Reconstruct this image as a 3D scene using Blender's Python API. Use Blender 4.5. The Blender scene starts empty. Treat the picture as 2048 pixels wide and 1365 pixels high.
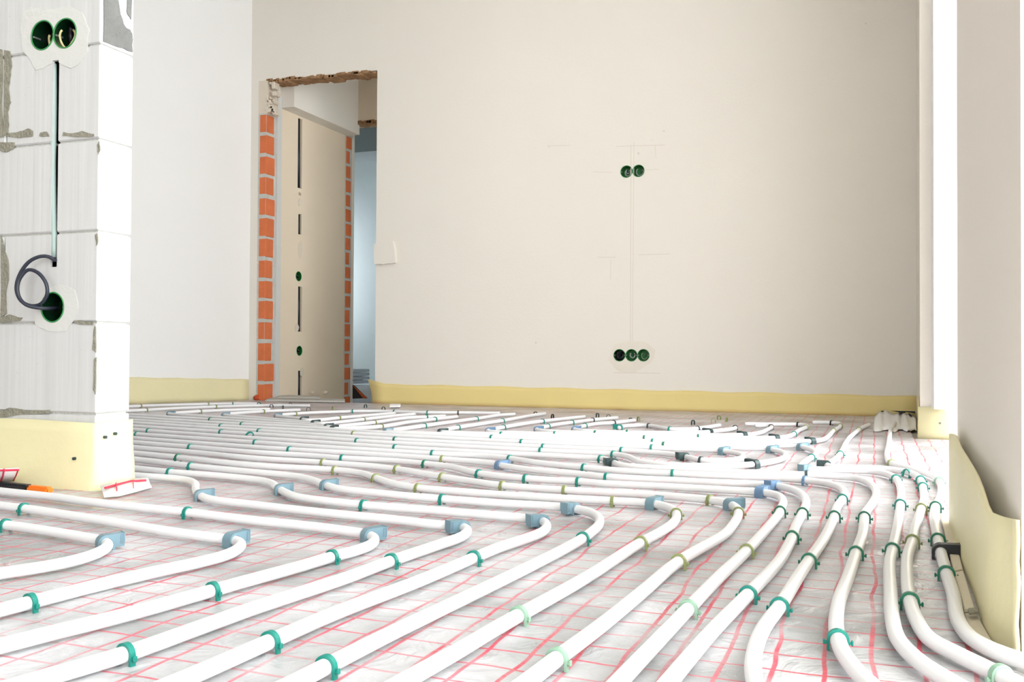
import bpy, bmesh, math, random
from mathutils import Vector, Matrix, noise
random.seed(7)
S = bpy.context.scene
COL = S.collection
PI = math.pi

# ------------------------------------------------------------------ camera
F = 1900.0                     # focal length in pixels of the 2048 wide frame
CX, CY = 1024.0, 682.5
CAM_H = 0.30
YAW = math.atan(726 / 1900)
PITCH = math.atan(29.5 / 1900)
ROLL = math.radians(0.30)
ROT = Matrix.Rotation(YAW, 3, 'Z') @ Matrix.Rotation(PI / 2 + PITCH, 3, 'X') @ Matrix.Rotation(ROLL, 3, 'Z')
CAM = Vector((0, 0, CAM_H))
cd = bpy.data.cameras.new('camera')
cd.sensor_width = 36
cd.lens = 36 * F / 2048
cd.clip_start = 0.02
cam = bpy.data.objects.new('camera', cd)
COL.objects.link(cam)
cam.matrix_world = Matrix.Translation(CAM) @ ROT.to_4x4()
S.camera = cam

# ------------------------------------------------------------------ daylight and exposure
S.view_settings.view_transform = 'Standard'
S.view_settings.look = 'None'
S.view_settings.gamma = 1
S.view_settings.use_curve_mapping = False
S.view_settings.exposure = 1.87
w = bpy.data.worlds.new('overcast_sky')
S.world = w
w.use_nodes = True
bg = w.node_tree.nodes['Background']
bg.inputs[0].default_value = (0.93, 0.97, 1.0, 1)
bg.inputs[1].default_value = 2.2


def portal(name, loc, rot, sx, sy):
    l = bpy.data.lights.new(name, 'AREA')
    l.shape = 'RECTANGLE'
    l.size, l.size_y = sx, sy
    l.cycles.is_portal = True
    o = bpy.data.objects.new(name, l)
    COL.objects.link(o)
    o.location = loc
    o.rotation_euler = rot


# ------------------------------------------------------------------ picture <-> place
def ray(u, v):
    return ROT @ Vector(((u - CX) / F, (CY - v) / F, -1.0))


def at(u, v, z=0.0):
    d = ray(u, v)
    return CAM + d * ((z - CAM_H) / d.z)


def on_y(u, v, Y):
    d = ray(u, v)
    return CAM + d * (Y / d.y)


def on_x(u, v, X):
    d = ray(u, v)
    return CAM + d * (X / d.x)


def on_plane(u, v, p, n):
    d = ray(u, v)
    return CAM + d * ((p - CAM).dot(n) / d.dot(n))


def pix(p):
    c = ROT.transposed() @ (p - CAM)
    return (CX + F * c.x / -c.z, CY - F * c.y / -c.z)


# ------------------------------------------------------------------ materials
def lin(c):
    return tuple((x / 255 / 12.92 if x / 255 <= 0.04045 else ((x / 255 + 0.055) / 1.055) ** 2.4) for x in c) + (1,)


def mat(name, rgb, rough=0.6, spec=0.4, bump=0.0, bscale=60, var=0.0, vscale=3, metal=0, trans=0, sss=0):
    m = bpy.data.materials.new(name)
    m.use_nodes = True
    nt = m.node_tree
    b = nt.nodes['Principled BSDF']
    b.inputs['Base Color'].default_value = lin(rgb)
    b.inputs['Roughness'].default_value = rough
    b.inputs['Specular IOR Level'].default_value = spec
    b.inputs['Metallic'].default_value = metal
    if trans:
        b.inputs['Transmission Weight'].default_value = trans
    if sss:
        b.inputs['Subsurface Weight'].default_value = sss
        b.inputs['Subsurface Radius'].default_value = (.02, .02, .015)
    tc = nt.nodes.new('ShaderNodeTexCoord')
    if var:
        n = nt.nodes.new('ShaderNodeTexNoise')
        n.inputs['Scale'].default_value = vscale
        n.inputs['Detail'].default_value = 5
        nt.links.new(tc.outputs['Object'], n.inputs['Vector'])
        mx = nt.nodes.new('ShaderNodeMix')
        mx.data_type = 'RGBA'
        mx.inputs[6].default_value = lin([max(0, x * (1 - var)) for x in rgb])
        mx.inputs[7].default_value = lin([min(255, x * (1 + var)) for x in rgb])
        nt.links.new(n.outputs['Fac'], mx.inputs[0])
        nt.links.new(mx.outputs[2], b.inputs['Base Color'])
    if bump:
        n2 = nt.nodes.new('ShaderNodeTexNoise')
        n2.inputs['Scale'].default_value = bscale
        n2.inputs['Detail'].default_value = 4
        nt.links.new(tc.outputs['Object'], n2.inputs['Vector'])
        bp = nt.nodes.new('ShaderNodeBump')
        bp.inputs['Strength'].default_value = bump
        bp.inputs['Distance'].default_value = 0.01
        nt.links.new(n2.outputs['Fac'], bp.inputs['Height'])
        nt.links.new(bp.outputs['Normal'], b.inputs['Normal'])
    return m


M = {}
M['plaster'] = mat('plaster', (240, 234, 223), .9, .2, .08, 90, .012, 1.6)
M['plaster_left'] = mat('plaster_white', (245, 244, 241), .9, .2, .06, 90, .01, 2)
M['plaster_warm'] = mat('plaster_warm', (236, 220, 196), .9, .2, .1, 60, .02, 3)
M['plaster_raw'] = mat('plaster_raw', (226, 214, 196), .95, .1, .3, 40, .06, 6)
M['plaster_patch'] = mat('plaster_patch', (236, 228, 215), .95, .1, .15, 60, .03, 12)
M['gypsum'] = mat('gypsum_patch', (216, 216, 211), .95, .1, .12, 70, .02, 10)
M['ceiling'] = mat('ceiling_paint', (240, 238, 233), .95, .1)
M['concrete'] = mat('concrete', (190, 186, 178), .9, .2, .2, 30, .06, 4)
M['screed'] = mat('screed', (205, 205, 202), .9, .2, .2, 40, .05, 6)
M['mortar'] = mat('mortar', (206, 205, 198), .95, .1, .5, 120, .08, 25)
M['smear'] = mat('mortar_smear', (150, 147, 132), .95, .1, .6, 150, .14, 40)
M['smear_grey'] = mat('mortar_grey', (122, 122, 119), .95, .1, .6, 120, .12, 30)
M['brick'] = mat('brick_clay', (222, 124, 80), .9, .2, .4, 60, .09, 9)
M['brick_red'] = mat('brick_red', (190, 84, 52), .9, .2, .4, 60, .12, 12)
M['lintel'] = mat('lintel_rubble', (150, 118, 88), .95, .1, .8, 40, .4, 22)
M['strip'] = mat('edge_foam', (240, 219, 150), .5, .4, .1, 40, .02, 5, sss=.1)
M['strip_pale'] = mat('edge_foam_pale', (238, 229, 184), .5, .4, .1, 40, .02, 5, sss=.15)
M['pipe'] = mat('pipe_plastic', (234, 234, 234), .38, .45)
M['teal'] = mat('clip_teal', (16, 128, 114), .4, .5)
M['green'] = mat('clip_green', (24, 112, 84), .4, .5)
M['olive'] = mat('clip_olive', (138, 146, 92), .45, .5)
M['pale'] = mat('clip_pale', (140, 174, 150), .45, .5)
M['grey'] = mat('bracket_grey', (116, 146, 158), .45, .5)
M['blue'] = mat('bracket_blue', (104, 136, 168), .45, .5)
M['dark'] = mat('clip_dark', (44, 66, 66), .45, .5)
M['black'] = mat('clip_black', (20, 20, 26), .45, .5)
M['box_green'] = mat('box_green', (4, 40, 18), .35, .5)
M['box_bright'] = mat('box_bright', (22, 112, 40), .35, .5)
M['box_rim'] = mat('box_rim', (52, 140, 76), .35, .5)
M['screw'] = mat('screw_zinc', (190, 192, 194), .35, .5, metal=.8)
M['cable'] = mat('cable_dark', (40, 45, 58), .4, .5)
M['wire_grey'] = mat('wire_grey', (152, 158, 152), .5, .4)
M['wire_cream'] = mat('wire_cream', (226, 214, 160), .5, .4)
M['wire_blue'] = mat('wire_blue', (52, 56, 140), .5, .4)
M['conduit'] = mat('conduit_teal', (176, 196, 190), .5, .4)
M['orange'] = mat('orange_plastic', (248, 126, 22), .45, .5)
M['knife_black'] = mat('knife_black', (28, 28, 32), .5, .5)
M['pencil'] = mat('pencil', (224, 216, 204), .9, .1)
M['beige_board'] = mat('beige_board', (214, 204, 182), .8, .2, .15, 50, .03, 8)
M['grey_board'] = mat('grey_board', (196, 192, 184), .8, .2, .15, 50, .05, 8)
M['white_foam'] = mat('white_foam', (244, 243, 240), .8, .2, .2, 60)
M['bag_blue'] = mat('bag_blue', (222, 232, 246), .5, .4, .3, 18, .06, 8)
M['panel_dark'] = mat('panel_dark', (26, 20, 18), .6, .4)
M['panel_edge'] = mat('panel_edge', (176, 84, 40), .7, .3)
M['soffit'] = mat('soffit_grey', (186, 194, 196), .9, .2, .1, 30, .05, 3)
M['room_wall'] = mat('room_plaster', (214, 224, 226), .9, .2, .1, 30, .03, 3)
M['post_white'] = mat('post_white', (238, 239, 240), .4, .5)


def foil_material():
    m = bpy.data.materials.new('foil_red_grid')
    m.use_nodes = True
    nt = m.node_tree
    L = nt.links.new
    b = nt.nodes['Principled BSDF']
    b.inputs['Roughness'].default_value = .33
    b.inputs['Specular IOR Level'].default_value = .5
    tc = nt.nodes.new('ShaderNodeTexCoord')
    wob = nt.nodes.new('ShaderNodeTexNoise')
    wob.inputs['Scale'].default_value = 6
    wob.inputs['Detail'].default_value = 2
    L(tc.outputs['Object'], wob.inputs['Vector'])
    sub = nt.nodes.new('ShaderNodeVectorMath'); sub.operation = 'SUBTRACT'
    L(wob.outputs['Color'], sub.inputs[0]); sub.inputs[1].default_value = (.5, .5, .5)
    sc = nt.nodes.new('ShaderNodeVectorMath'); sc.operation = 'SCALE'
    L(sub.outputs[0], sc.inputs[0]); sc.inputs['Scale'].default_value = .020
    add = nt.nodes.new('ShaderNodeVectorMath'); add.operation = 'ADD'
    L(tc.outputs['Object'], add.inputs[0]); L(sc.outputs[0], add.inputs[1])
    sep = nt.nodes.new('ShaderNodeSeparateXYZ')
    L(add.outputs[0], sep.inputs[0])

    def math_(op, a, bval=None, link=None):
        n = nt.nodes.new('ShaderNodeMath'); n.operation = op
        if isinstance(a, (int, float)): n.inputs[0].default_value = a
        else: L(a, n.inputs[0])
        if link is not None: L(link, n.inputs[1])
        elif bval is not None: n.inputs[1].default_value = bval
        return n.outputs[0]
    px0 = at(1206, 1364).x

    def lines(coord, off, period, width):
        a = math_('ADD', coord, -off)
        d = math_('DIVIDE', a, period)
        fr = math_('FRACT', d)
        c = math_('SUBTRACT', fr, .5)
        ab = math_('ABSOLUTE', c)
        dist = math_('SUBTRACT', .5, link=ab)
        dist = math_('MULTIPLY', dist, period)
        mr = nt.nodes.new('ShaderNodeMapRange')
        mr.inputs['From Min'].default_value = width * .5
        mr.inputs['From Max'].default_value = width * .5 + .0012
        mr.inputs['To Min'].default_value = 1
        mr.inputs['To Max'].default_value = 0
        L(dist, mr.inputs['Value'])
        return mr.outputs[0]
    l1 = lines(sep.outputs['X'], px0, .0465, .0034)
    l2 = lines(sep.outputs['Y'], .012, .0500, .0026)
    mx = math_('MAXIMUM', l1, link=l2)
    fade = nt.nodes.new('ShaderNodeTexNoise')
    fade.inputs['Scale'].default_value = 7
    fade.inputs['Detail'].default_value = 6
    L(tc.outputs['Object'], fade.inputs['Vector'])
    fr = nt.nodes.new('ShaderNodeMapRange')
    fr.inputs['From Min'].default_value = .34
    fr.inputs['From Max'].default_value = .62
    fr.inputs['To Min'].default_value = .35
    fr.inputs['To Max'].default_value = 1.0
    L(fade.outputs['Fac'], fr.inputs['Value'])
    fac = math_('MULTIPLY', mx, link=fr.outputs[0])
    blot = nt.nodes.new('ShaderNodeTexNoise')
    blot.inputs['Scale'].default_value = 5
    blot.inputs['Detail'].default_value = 7
    L(tc.outputs['Object'], blot.inputs['Vector'])
    base = nt.nodes.new('ShaderNodeValToRGB')
    base.color_ramp.elements[0].position = .36
    base.color_ramp.elements[0].color = lin((158, 159, 159))
    base.color_ramp.elements[1].position = .6
    base.color_ramp.elements[1].color = lin((203, 203, 205))
    L(blot.outputs['Fac'], base.inputs[0])
    mix = nt.nodes.new('ShaderNodeMix'); mix.data_type = 'RGBA'
    L(fac, mix.inputs[0]); L(base.outputs[0], mix.inputs[6])
    mix.inputs[7].default_value = lin((206, 74, 92))
    L(mix.outputs[2], b.inputs['Base Color'])
    n2 = nt.nodes.new('ShaderNodeTexNoise')
    n2.inputs['Scale'].default_value = 21
    n2.inputs['Detail'].default_value = 5
    n2.inputs['Distortion'].default_value = 1.3
    L(tc.outputs['Object'], n2.inputs['Vector'])
    bp = nt.nodes.new('ShaderNodeBump')
    bp.inputs['Strength'].default_value = .8
    bp.inputs['Distance'].default_value = .009
    L(n2.outputs['Fac'], bp.inputs['Height'])
    L(bp.outputs['Normal'], b.inputs['Normal'])
    return m


M['foil'] = foil_material()


def block_material():
    m = mat('aerated_block', (226, 226, 222), .95, .1)
    nt = m.node_tree; L = nt.links.new
    b = nt.nodes['Principled BSDF']
    tc = nt.nodes['Texture Coordinate'] if 'Texture Coordinate' in nt.nodes else nt.nodes.new('ShaderNodeTexCoord')
    # pores
    v = nt.nodes.new('ShaderNodeTexVoronoi'); v.inputs['Scale'].default_value = 130
    L(tc.outputs['Object'], v.inputs['Vector'])
    r = nt.nodes.new('ShaderNodeValToRGB')
    r.color_ramp.elements[0].position = .05; r.color_ramp.elements[0].color = (.3, .3, .28, 1)
    r.color_ramp.elements[1].position = .13; r.color_ramp.elements[1].color = (1, 1, 1, 1)
    L(v.outputs['Distance'], r.inputs[0])
    n = nt.nodes.new('ShaderNodeTexNoise'); n.inputs['Scale'].default_value = 22; n.inputs['Detail'].default_value = 5
    L(tc.outputs['Object'], n.inputs['Vector'])
    gate = nt.nodes.new('ShaderNodeValToRGB')
    gate.color_ramp.elements[0].position = .56; gate.color_ramp.elements[0].color = (1, 1, 1, 1)
    gate.color_ramp.elements[1].position = .66; gate.color_ramp.elements[1].color = (0, 0, 0, 1)
    L(n.outputs['Fac'], gate.inputs[0])
    mx = nt.nodes.new('ShaderNodeMix'); mx.data_type = 'RGBA'
    L(gate.outputs[0], mx.inputs[0]); L(r.outputs[0], mx.inputs[6]); mx.inputs[7].default_value = (1, 1, 1, 1)
    # vertical saw scratches
    mp = nt.nodes.new('ShaderNodeMapping'); mp.inputs['Scale'].default_value = (60, 60, 1.2)
    L(tc.outputs['Object'], mp.inputs[0])
    n3 = nt.nodes.new('ShaderNodeTexNoise'); n3.inputs['Scale'].default_value = 1; n3.inputs['Detail'].default_value = 3
    L(mp.outputs[0], n3.inputs['Vector'])
    cr = nt.nodes.new('ShaderNodeValToRGB')
    cr.color_ramp.elements[0].position = .3; cr.color_ramp.elements[0].color = lin((206, 206, 204))
    cr.color_ramp.elements[1].position = .55; cr.color_ramp.elements[1].color = lin((213, 213, 211))
    L(n3.outputs['Fac'], cr.inputs[0])
    mul = nt.nodes.new('ShaderNodeMix'); mul.data_type = 'RGBA'; mul.blend_type = 'MULTIPLY'
    mul.inputs[0].default_value = 1
    L(cr.outputs[0], mul.inputs[6]); L(mx.outputs[2], mul.inputs[7])
    L(mul.outputs[2], b.inputs['Base Color'])
    bp = nt.nodes.new('ShaderNodeBump'); bp.inputs['Strength'].default_value = .35; bp.inputs['Distance'].default_value = .004
    L(n3.outputs['Fac'], bp.inputs['Height']); L(bp.outputs['Normal'], b.inputs['Normal'])
    return m


M['block'] = block_material()


# ------------------------------------------------------------------ object helpers
def obj(name, verts, faces, m, parent=None, smooth=False):
    me = bpy.data.meshes.new(name)
    me.from_pydata([tuple(v) for v in verts], [], faces)
    bm = bmesh.new(); bm.from_mesh(me)
    bmesh.ops.recalc_face_normals(bm, faces=bm.faces)
    bm.to_mesh(me); bm.free()
    me.materials.append(M[m] if isinstance(m, str) else m)
    if smooth:
        me.polygons.foreach_set('use_smooth', [True] * len(me.polygons))
    o = bpy.data.objects.new(name, me)
    COL.objects.link(o)
    if parent is not None:
        o.parent = parent
    return o


def empty(name, loc=(0, 0, 0), rz=0.0):
    o = bpy.data.objects.new(name, None)
    o.empty_display_size = .02
    COL.objects.link(o)
    o.location = loc
    o.rotation_euler = (0, 0, rz)
    return o


def tag(o, label, cat, group=None):
    o['label'] = label
    o['category'] = cat
    if group:
        o['group'] = group
    return o


def struct(o, label=None):
    o['kind'] = 'structure'
    if label:
        o['label'] = label
    return o


def box_vf(x0, x1, y0, y1, z0, z1):
    v = [(x0, y0, z0), (x1, y0, z0), (x1, y1, z0), (x0, y1, z0), (x0, y0, z1), (x1, y0, z1), (x1, y1, z1), (x0, y1, z1)]
    f = [(0, 3, 2, 1), (4, 5, 6, 7), (0, 1, 5, 4), (1, 2, 6, 5), (2, 3, 7, 6), (3, 0, 4, 7)]
    return v, f


def join_vf(parts):
    V, Fc = [], []
    for v, f in parts:
        n = len(V)
        V += v
        Fc += [tuple(i + n for i in q) for q in f]
    return V, Fc


def box(name, x0, x1, y0, y1, z0, z1, m, parent=None):
    v, f = box_vf(min(x0, x1), max(x0, x1), min(y0, y1), max(y0, y1), min(z0, z1), max(z0, z1))
    return obj(name, v, f, m, parent)


def prism_vf(pts, off):
    n = len(pts)
    v = list(pts) + [p + off for p in pts]
    f = [tuple(range(n)), tuple(range(2 * n - 1, n - 1, -1))]
    f += [(i, (i + 1) % n, n + (i + 1) % n, n + i) for i in range(n)]
    return v, f


def bevelled(vf, w=.004, seg=1):
    bm = bmesh.new()
    vs = [bm.verts.new(v) for v in vf[0]]
    for f in vf[1]:
        bm.faces.new([vs[i] for i in f])
    bmesh.ops.recalc_face_normals(bm, faces=bm.faces)
    bmesh.ops.bevel(bm, geom=list(bm.edges), offset=w, segments=seg, affect='EDGES')
    bm.verts.index_update()
    v = [tuple(x.co) for x in bm.verts]
    f = [tuple(q.index for q in p.verts) for p in bm.faces]
    bm.free()
    return v, f


def cyl_vf(p0, p1, r, n=24):
    p0, p1 = Vector(p0), Vector(p1)
    d = (p1 - p0).normalized()
    a = d.orthogonal().normalized()
    b = d.cross(a)
    v = []
    for p in (p0, p1):
        for i in range(n):
            t = 2 * PI * i / n
            v.append(p + a * (r * math.cos(t)) + b * (r * math.sin(t)))
    f = [tuple(range(n - 1, -1, -1)), tuple(range(n, 2 * n))]
    f += [(i, (i + 1) % n, n + (i + 1) % n, n + i) for i in range(n)]
    return v, f


def tube_vf(pts, r, n=12, flat=False, closed=False):
    pts = [Vector(p) for p in pts]
    N = len(pts)
    V, Fc = [], []
    prev = None
    for i, p in enumerate(pts):
        if closed:
            t = (pts[(i + 1) % N] - pts[i - 1]).normalized()
        else:
            t = (pts[min(i + 1, N - 1)] - pts[max(i - 1, 0)]).normalized()
        if flat:
            a = Vector((-t.y, t.x, 0)).normalized()
        else:
            if prev is None:
                a = t.orthogonal().normalized()
            else:
                a = (prev - t * prev.dot(t)).normalized()
            prev = a
        b = t.cross(a)
        for k in range(n):
            th = 2 * PI * k / n
            V.append(p + a * (r * math.cos(th)) + b * (r * math.sin(th)))
    for i in range(N if closed else N - 1):
        j = (i + 1) % N
        for k in range(n):
            Fc.append((i * n + k, i * n + (k + 1) % n, j * n + (k + 1) % n, j * n + k))
    if not closed:
        Fc.append(tuple(range(n - 1, -1, -1)))
        Fc.append(tuple(range((N - 1) * n, N * n)))
    return V, Fc


def crom(pts, step):
    """centripetal Catmull-Rom through pts, resampled at about step"""
    P = [Vector(p) for p in pts]
    P = [P[0] * 2 - P[1]] + P + [P[-1] * 2 - P[-2]]
    out = []
    for i in range(1, len(P) - 2):
        p0, p1, p2, p3 = P[i - 1:i + 3]
        t0 = 0
        t1 = t0 + max((p1 - p0).length, 1e-6) ** .5
        t2 = t1 + max((p2 - p1).length, 1e-6) ** .5
        t3 = t2 + max((p3 - p2).length, 1e-6) ** .5
        n = max(2, int((p2 - p1).length / step))
        for k in range(n):
            t = t1 + (t2 - t1) * k / n
            a1 = p0 * ((t1 - t) / (t1 - t0)) + p1 * ((t - t0) / (t1 - t0))
            a2 = p1 * ((t2 - t) / (t2 - t1)) + p2 * ((t - t1) / (t2 - t1))
            a3 = p2 * ((t3 - t) / (t3 - t2)) + p3 * ((t - t2) / (t3 - t2))
            b1 = a1 * ((t2 - t) / (t2 - t0)) + a2 * ((t - t0) / (t2 - t0))
            b2 = a2 * ((t3 - t) / (t3 - t1)) + a3 * ((t - t1) / (t3 - t1))
            out.append(b1 * ((t2 - t) / (t2 - t1)) + b2 * ((t - t1) / (t2 - t1)))
    out.append(P[-2])
    return out


def cut(o, cutters):
    """subtract (verts, faces) solids from o for good"""
    tmp = []
    for vf in cutters:
        c = obj('cutter', vf[0], vf[1], 'plaster')
        md = o.modifiers.new('cut', 'BOOLEAN')
        md.operation = 'DIFFERENCE'
        md.solver = 'EXACT'
        md.object = c
        tmp.append(c)
    dg = bpy.context.evaluated_depsgraph_get()
    me = bpy.data.meshes.new_from_object(o.evaluated_get(dg))
    o.modifiers.clear()
    o.data = me
    for c in tmp:
        bpy.data.objects.remove(c, do_unlink=True)
    return o


# ------------------------------------------------------------------ where the walls stand
pA, pB = at(745, 805), at(1835, 835)
YB = (pA.y + pB.y) / 2                       # back wall
CEIL = 2.75
pc = at(190, 978)                            # corner of the block wall
XC, YC = pc.x, pc.y
XR = at(2040, 1308).x                        # pier face / window wall
PIER0 = at(2043, 1312).y - .01
PIER1 = on_x(1915, 900, XR).y
p_stub = at(1840, 876)
YST = p_stub.y                               # return of the far wall stub
XD1 = on_y(530, 500, YB).x                   # door opening
XD2 = on_y(752, 500, YB).x
ZH1 = on_y(540, 160, YB).z
ZH2 = on_y(752, 141, YB).z
DT = .16                                     # wall thickness at the door
YB2 = YB + DT
YS = on_x(689, 500, XD1).y                   # second opening behind
cl = on_y(497, 798, YB)                      # corner of left wall
XLC = cl.x
pl2 = at(262, 808)
ldir = (Vector((pl2.x - XLC, pl2.y - YB, 0))).normalized()
print('YB', YB, 'XC', XC, YC, 'XR', XR, 'pier', PIER0, PIER1, 'stub', YST, p_stub.x, 'door', XD1, XD2, ZH1, ZH2, 'YS', YS, 'XLC', XLC, 'ldir', ldir)

# ------------------------------------------------------------------ structure
XMIN, XMAX, YMIN = -6.0, 2.0, -3.0
struct(box('floor', XMIN, XMAX, YMIN, YB + .02, -.30, -.012, 'concrete'), 'floor slab under the insulation foil')
struct(box('floor_corridor', XD1 - 2.2, XD1 + 4.2, YB + .02, YS + 3.4, -.30, -.10, 'screed'))
struct(box('ceiling', XMIN, XMAX, YMIN, YS + 3.4, CEIL, CEIL + .15, 'ceiling'))

# back wall with door opening and socket holes
R_S = .034
SOCK = [(1253, 343.5), (1277, 342), (1239, 711), (1263, 711), (1287, 711)]


def hole_y(u, v, Y, r=R_S, d=.055):
    p = on_y(u, v, Y)
    return cyl_vf((p.x, Y - .05, p.z), (p.x, Y + d, p.z), r, 28)


sock_cut = [hole_y(u, v, YB) for u, v in SOCK]
wb = box('wall_back', XLC - .02, XMAX, YB, YB2, -.3, CEIL, 'plaster')
head = on_y(640, 152, YB).z
v, f = prism_vf([Vector((XD1, YB - .2, -.4)), Vector((XD2, YB - .2, -.4)), Vector((XD2, YB - .2, ZH2)), Vector((XD1, YB - .2, ZH1))], Vector((0, .8, 0)))
cut(wb, [(v, f)] + sock_cut)
struct(wb, 'cream plastered back wall with a raw door opening')


def patch_y(name, poly, Y, thick, m, parent, cuts=()):
    pts = [on_y(u, v, Y) for u, v in poly]
    vf = prism_vf(pts, Vector((0, -thick, 0)))
    o = obj(name, vf[0], vf[1], m, parent)
    if cuts:
        cut(o, cuts)
    return o


def wob(poly, n=3, amp=1.2, seed=1):
    rnd = random.Random(seed)
    out = []
    for i, (a, b) in enumerate(poly):
        c, d = poly[(i + 1) % len(poly)]
        for k in range(n):
            t = k / n
            out.append((a + (c - a) * t + rnd.uniform(-amp, amp), b + (d - b) * t + rnd.uniform(-amp, amp)))
    return out


patch_y('plaster_patch', wob([(1228, 690), (1250, 683), (1290, 684), (1312, 700), (1304, 725), (1270, 745), (1236, 744), (1216, 722)], 3, 1, 3), YB, .0012, 'plaster_patch', wb, sock_cut)
patch_y('plaster_patch', wob([(751, 488), (789, 483), (794, 527), (770, 529), (752, 530)], 3, .8, 5), YB, .022, 'plaster', wb)
marks = []
for a, b, wd in [((1262, 290), (1261, 690), 1.2), ((1268, 285), (1265, 690), 1.0), ((1195, 515), (1232, 515), 1), ((1278, 510), (1340, 508), 1),
                 ((1232, 293), (1330, 290), 1), ((1228, 746), (1320, 747), 1.2), ((1095, 292), (1140, 291), .9), ((1222, 520), (1221, 560), .9),
                 ((1310, 290), (1312, 316), .9), ((1185, 344), (1225, 345), .8), ((1290, 340), (1318, 339), .8)]:
    if abs(a[0] - b[0]) > abs(a[1] - b[1]):
        q = [(a[0], a[1] - wd * .5), (b[0], b[1] - wd * .5), (b[0], b[1] + wd * .5), (a[0], a[1] + wd * .5)]
    else:
        q = [(a[0] - wd * .5, a[1]), (a[0] + wd * .5, a[1]), (b[0] + wd * .5, b[1]), (b[0] - wd * .5, b[1])]
    marks.append(prism_vf([on_y(u, v, YB) for u, v in q], Vector((0, -.0008, 0))))
for (u, v, s) in [(1072, 686, 2), (1328, 262, 2), (1277, 307, 2.5), (1304, 280, 1.2), (1098, 294, 1.5), (1732, 47, 2)]:
    marks.append(prism_vf([on_y(u + s * math.cos(t), v + s * math.sin(t), YB) for t in (0, 1, 2, 3, 4, 5)], Vector((0, -.0008, 0))))
v, f = join_vf(marks)
obj('pencil_mark', v, f, 'pencil', wb)

# ragged brown edge over the door opening
rnd = random.Random(4)
parts = []
for k in range(46):
    t = k / 46
    u = 538 + 214 * t + rnd.uniform(-2, 2)
    yy = 158.5 - 18.5 * t + rnd.uniform(-1.0, 3.5) + 2.0
    p = on_y(u, yy, YB)
    s = rnd.uniform(.008, .02)
    parts.append(bevelled(box_vf(p.x - s * 1.3, p.x + s * 1.3, YB - .004, YB + .12, p.z - s * .5, p.z + s * .6), .003))
v, f = join_vf(parts)
obj('lintel_edge', v, f, 'lintel', wb)
parts = []
for k in range(24):
    u = 533 + rnd.uniform(0, 16)
    yy = rnd.uniform(160, 228)
    p = on_y(u, yy, YB)
    s = rnd.uniform(.006, .016)
    q = bevelled(box_vf(p.x - s, p.x + s, YB - .006, YB + .05, p.z - s, p.z + s), .004)
    parts.append(q)
v, f = join_vf(parts)
obj('broken_plaster', v, f, 'plaster_raw', wb)


# brick reveal: courses with mortar beds, on the plane X = XD1
def brick_reveal(name, y0, y1, ztop, zbot, n, seed, parent, mm='brick'):
    rnd = random.Random(seed)
    dz = (ztop - zbot) / n
    parts = []
    for k in range(n):
        a = zbot + dz * k + .008 + rnd.uniform(-.003, .005)
        b = zbot + dz * (k + 1) - .008 + rnd.uniform(-.004, .003)
        e = y1 - rnd.uniform(.0, .03)
        parts.append(bevelled(box_vf(XD1 - .05, XD1 + .005 + rnd.uniform(-.002, .002), y0, e, a, b), .004))
    v, f = join_vf(parts)
    return obj(name, v, f, mm, parent)


dr = empty('door_1', (0, 0, 0))
struct(dr, 'raw doorway with an exposed clay brick reveal')
ym = on_x(549, 500, XD1).y
yp = on_x(556, 500, XD1).y
zb = on_x(540, 792, XD1).z - .05
zt = on_x(540, 230, XD1).z
box('mortar_bed', XD1 - .06, XD1 + .002, YB - .001, ym, zb, zt, 'mortar', dr)
brick_reveal('brick_reveal', YB - .002, ym, zt, zb, 14, 3, dr)
box('plaster_edge', XD1 - .06, XD1 + .016, ym, yp + .01, -.1, on_x(550, 190, XD1).z, 'gypsum', dr)
box('plaster_head', XD1 - .06, XD1 + .01, YB - .001, ym, zt, ZH1, 'plaster_raw', dr)

# corridor behind: side wall with a chase, dropped beam, second opening
wc = box('wall_corridor', XD1 - .12, XD1 - .0005, yp + .005, YS, -.12, CEIL, 'plaster_warm')
cuts = []
for ya, yb_, wdt in [(236, 378, 7), (385, 392, 5), (428, 470, 6), (573, 664, 7), (742, 800, 7)]:
    a = on_x(600 - wdt / 2, ya, XD1); b = on_x(600 + wdt / 2, yb_, XD1)
    ylo, yhi = min(a.y, b.y), max(a.y, b.y)
    cuts.append(box_vf(XD1 - .05, XD1 + .05, ylo, yhi, min(a.z, b.z), max(a.z, b.z)))
CS = [(597, 553), (598.5, 702)]
for u, v_ in CS:
    p = on_x(u, v_, XD1)
    cuts.append(cyl_vf((XD1 - .055, p.y, p.z), (XD1 + .05, p.y, p.z), R_S, 24))
cut(wc, cuts)
struct(wc, 'corridor side wall with a dark cable chase')
for ya, yb_ in [(236, 378), (428, 470), (573, 664), (742, 800)]:
    a = on_x(600, ya, XD1); b = on_x(600, yb_, XD1)
    v, f = cyl_vf((XD1 - .016, a.y, a.z), (XD1 - .016, b.y, b.z), .0135, 10)
    obj('conduit', v, f, 'black', wc, True)
dab = []
for (u, v_, ru, rv) in [(599, 405, 3, 8), (600, 500, 4, 18), (593, 655, 4, 9), (603, 745, 4, 10)]:
    pts = [on_x(u + ru * math.cos(t) * rnd.uniform(.8, 1.1), v_ + rv * math.sin(t) * rnd.uniform(.8, 1.1), XD1) for t in [i * PI / 5 for i in range(10)]]
    dab.append(prism_vf(pts, Vector((.004, 0, 0))))
v, f = join_vf(dab)
obj('plaster_dab', v, f, 'plaster_raw', wc)
zbm = on_x(553, 213, XD1).z
bw = .11
struct(box('beam_corridor', XD1 - .05, XD1 + bw, yp + .012, YS + .02, zbm, CEIL, 'plaster'), 'dropped plastered beam over the corridor wall')
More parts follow.
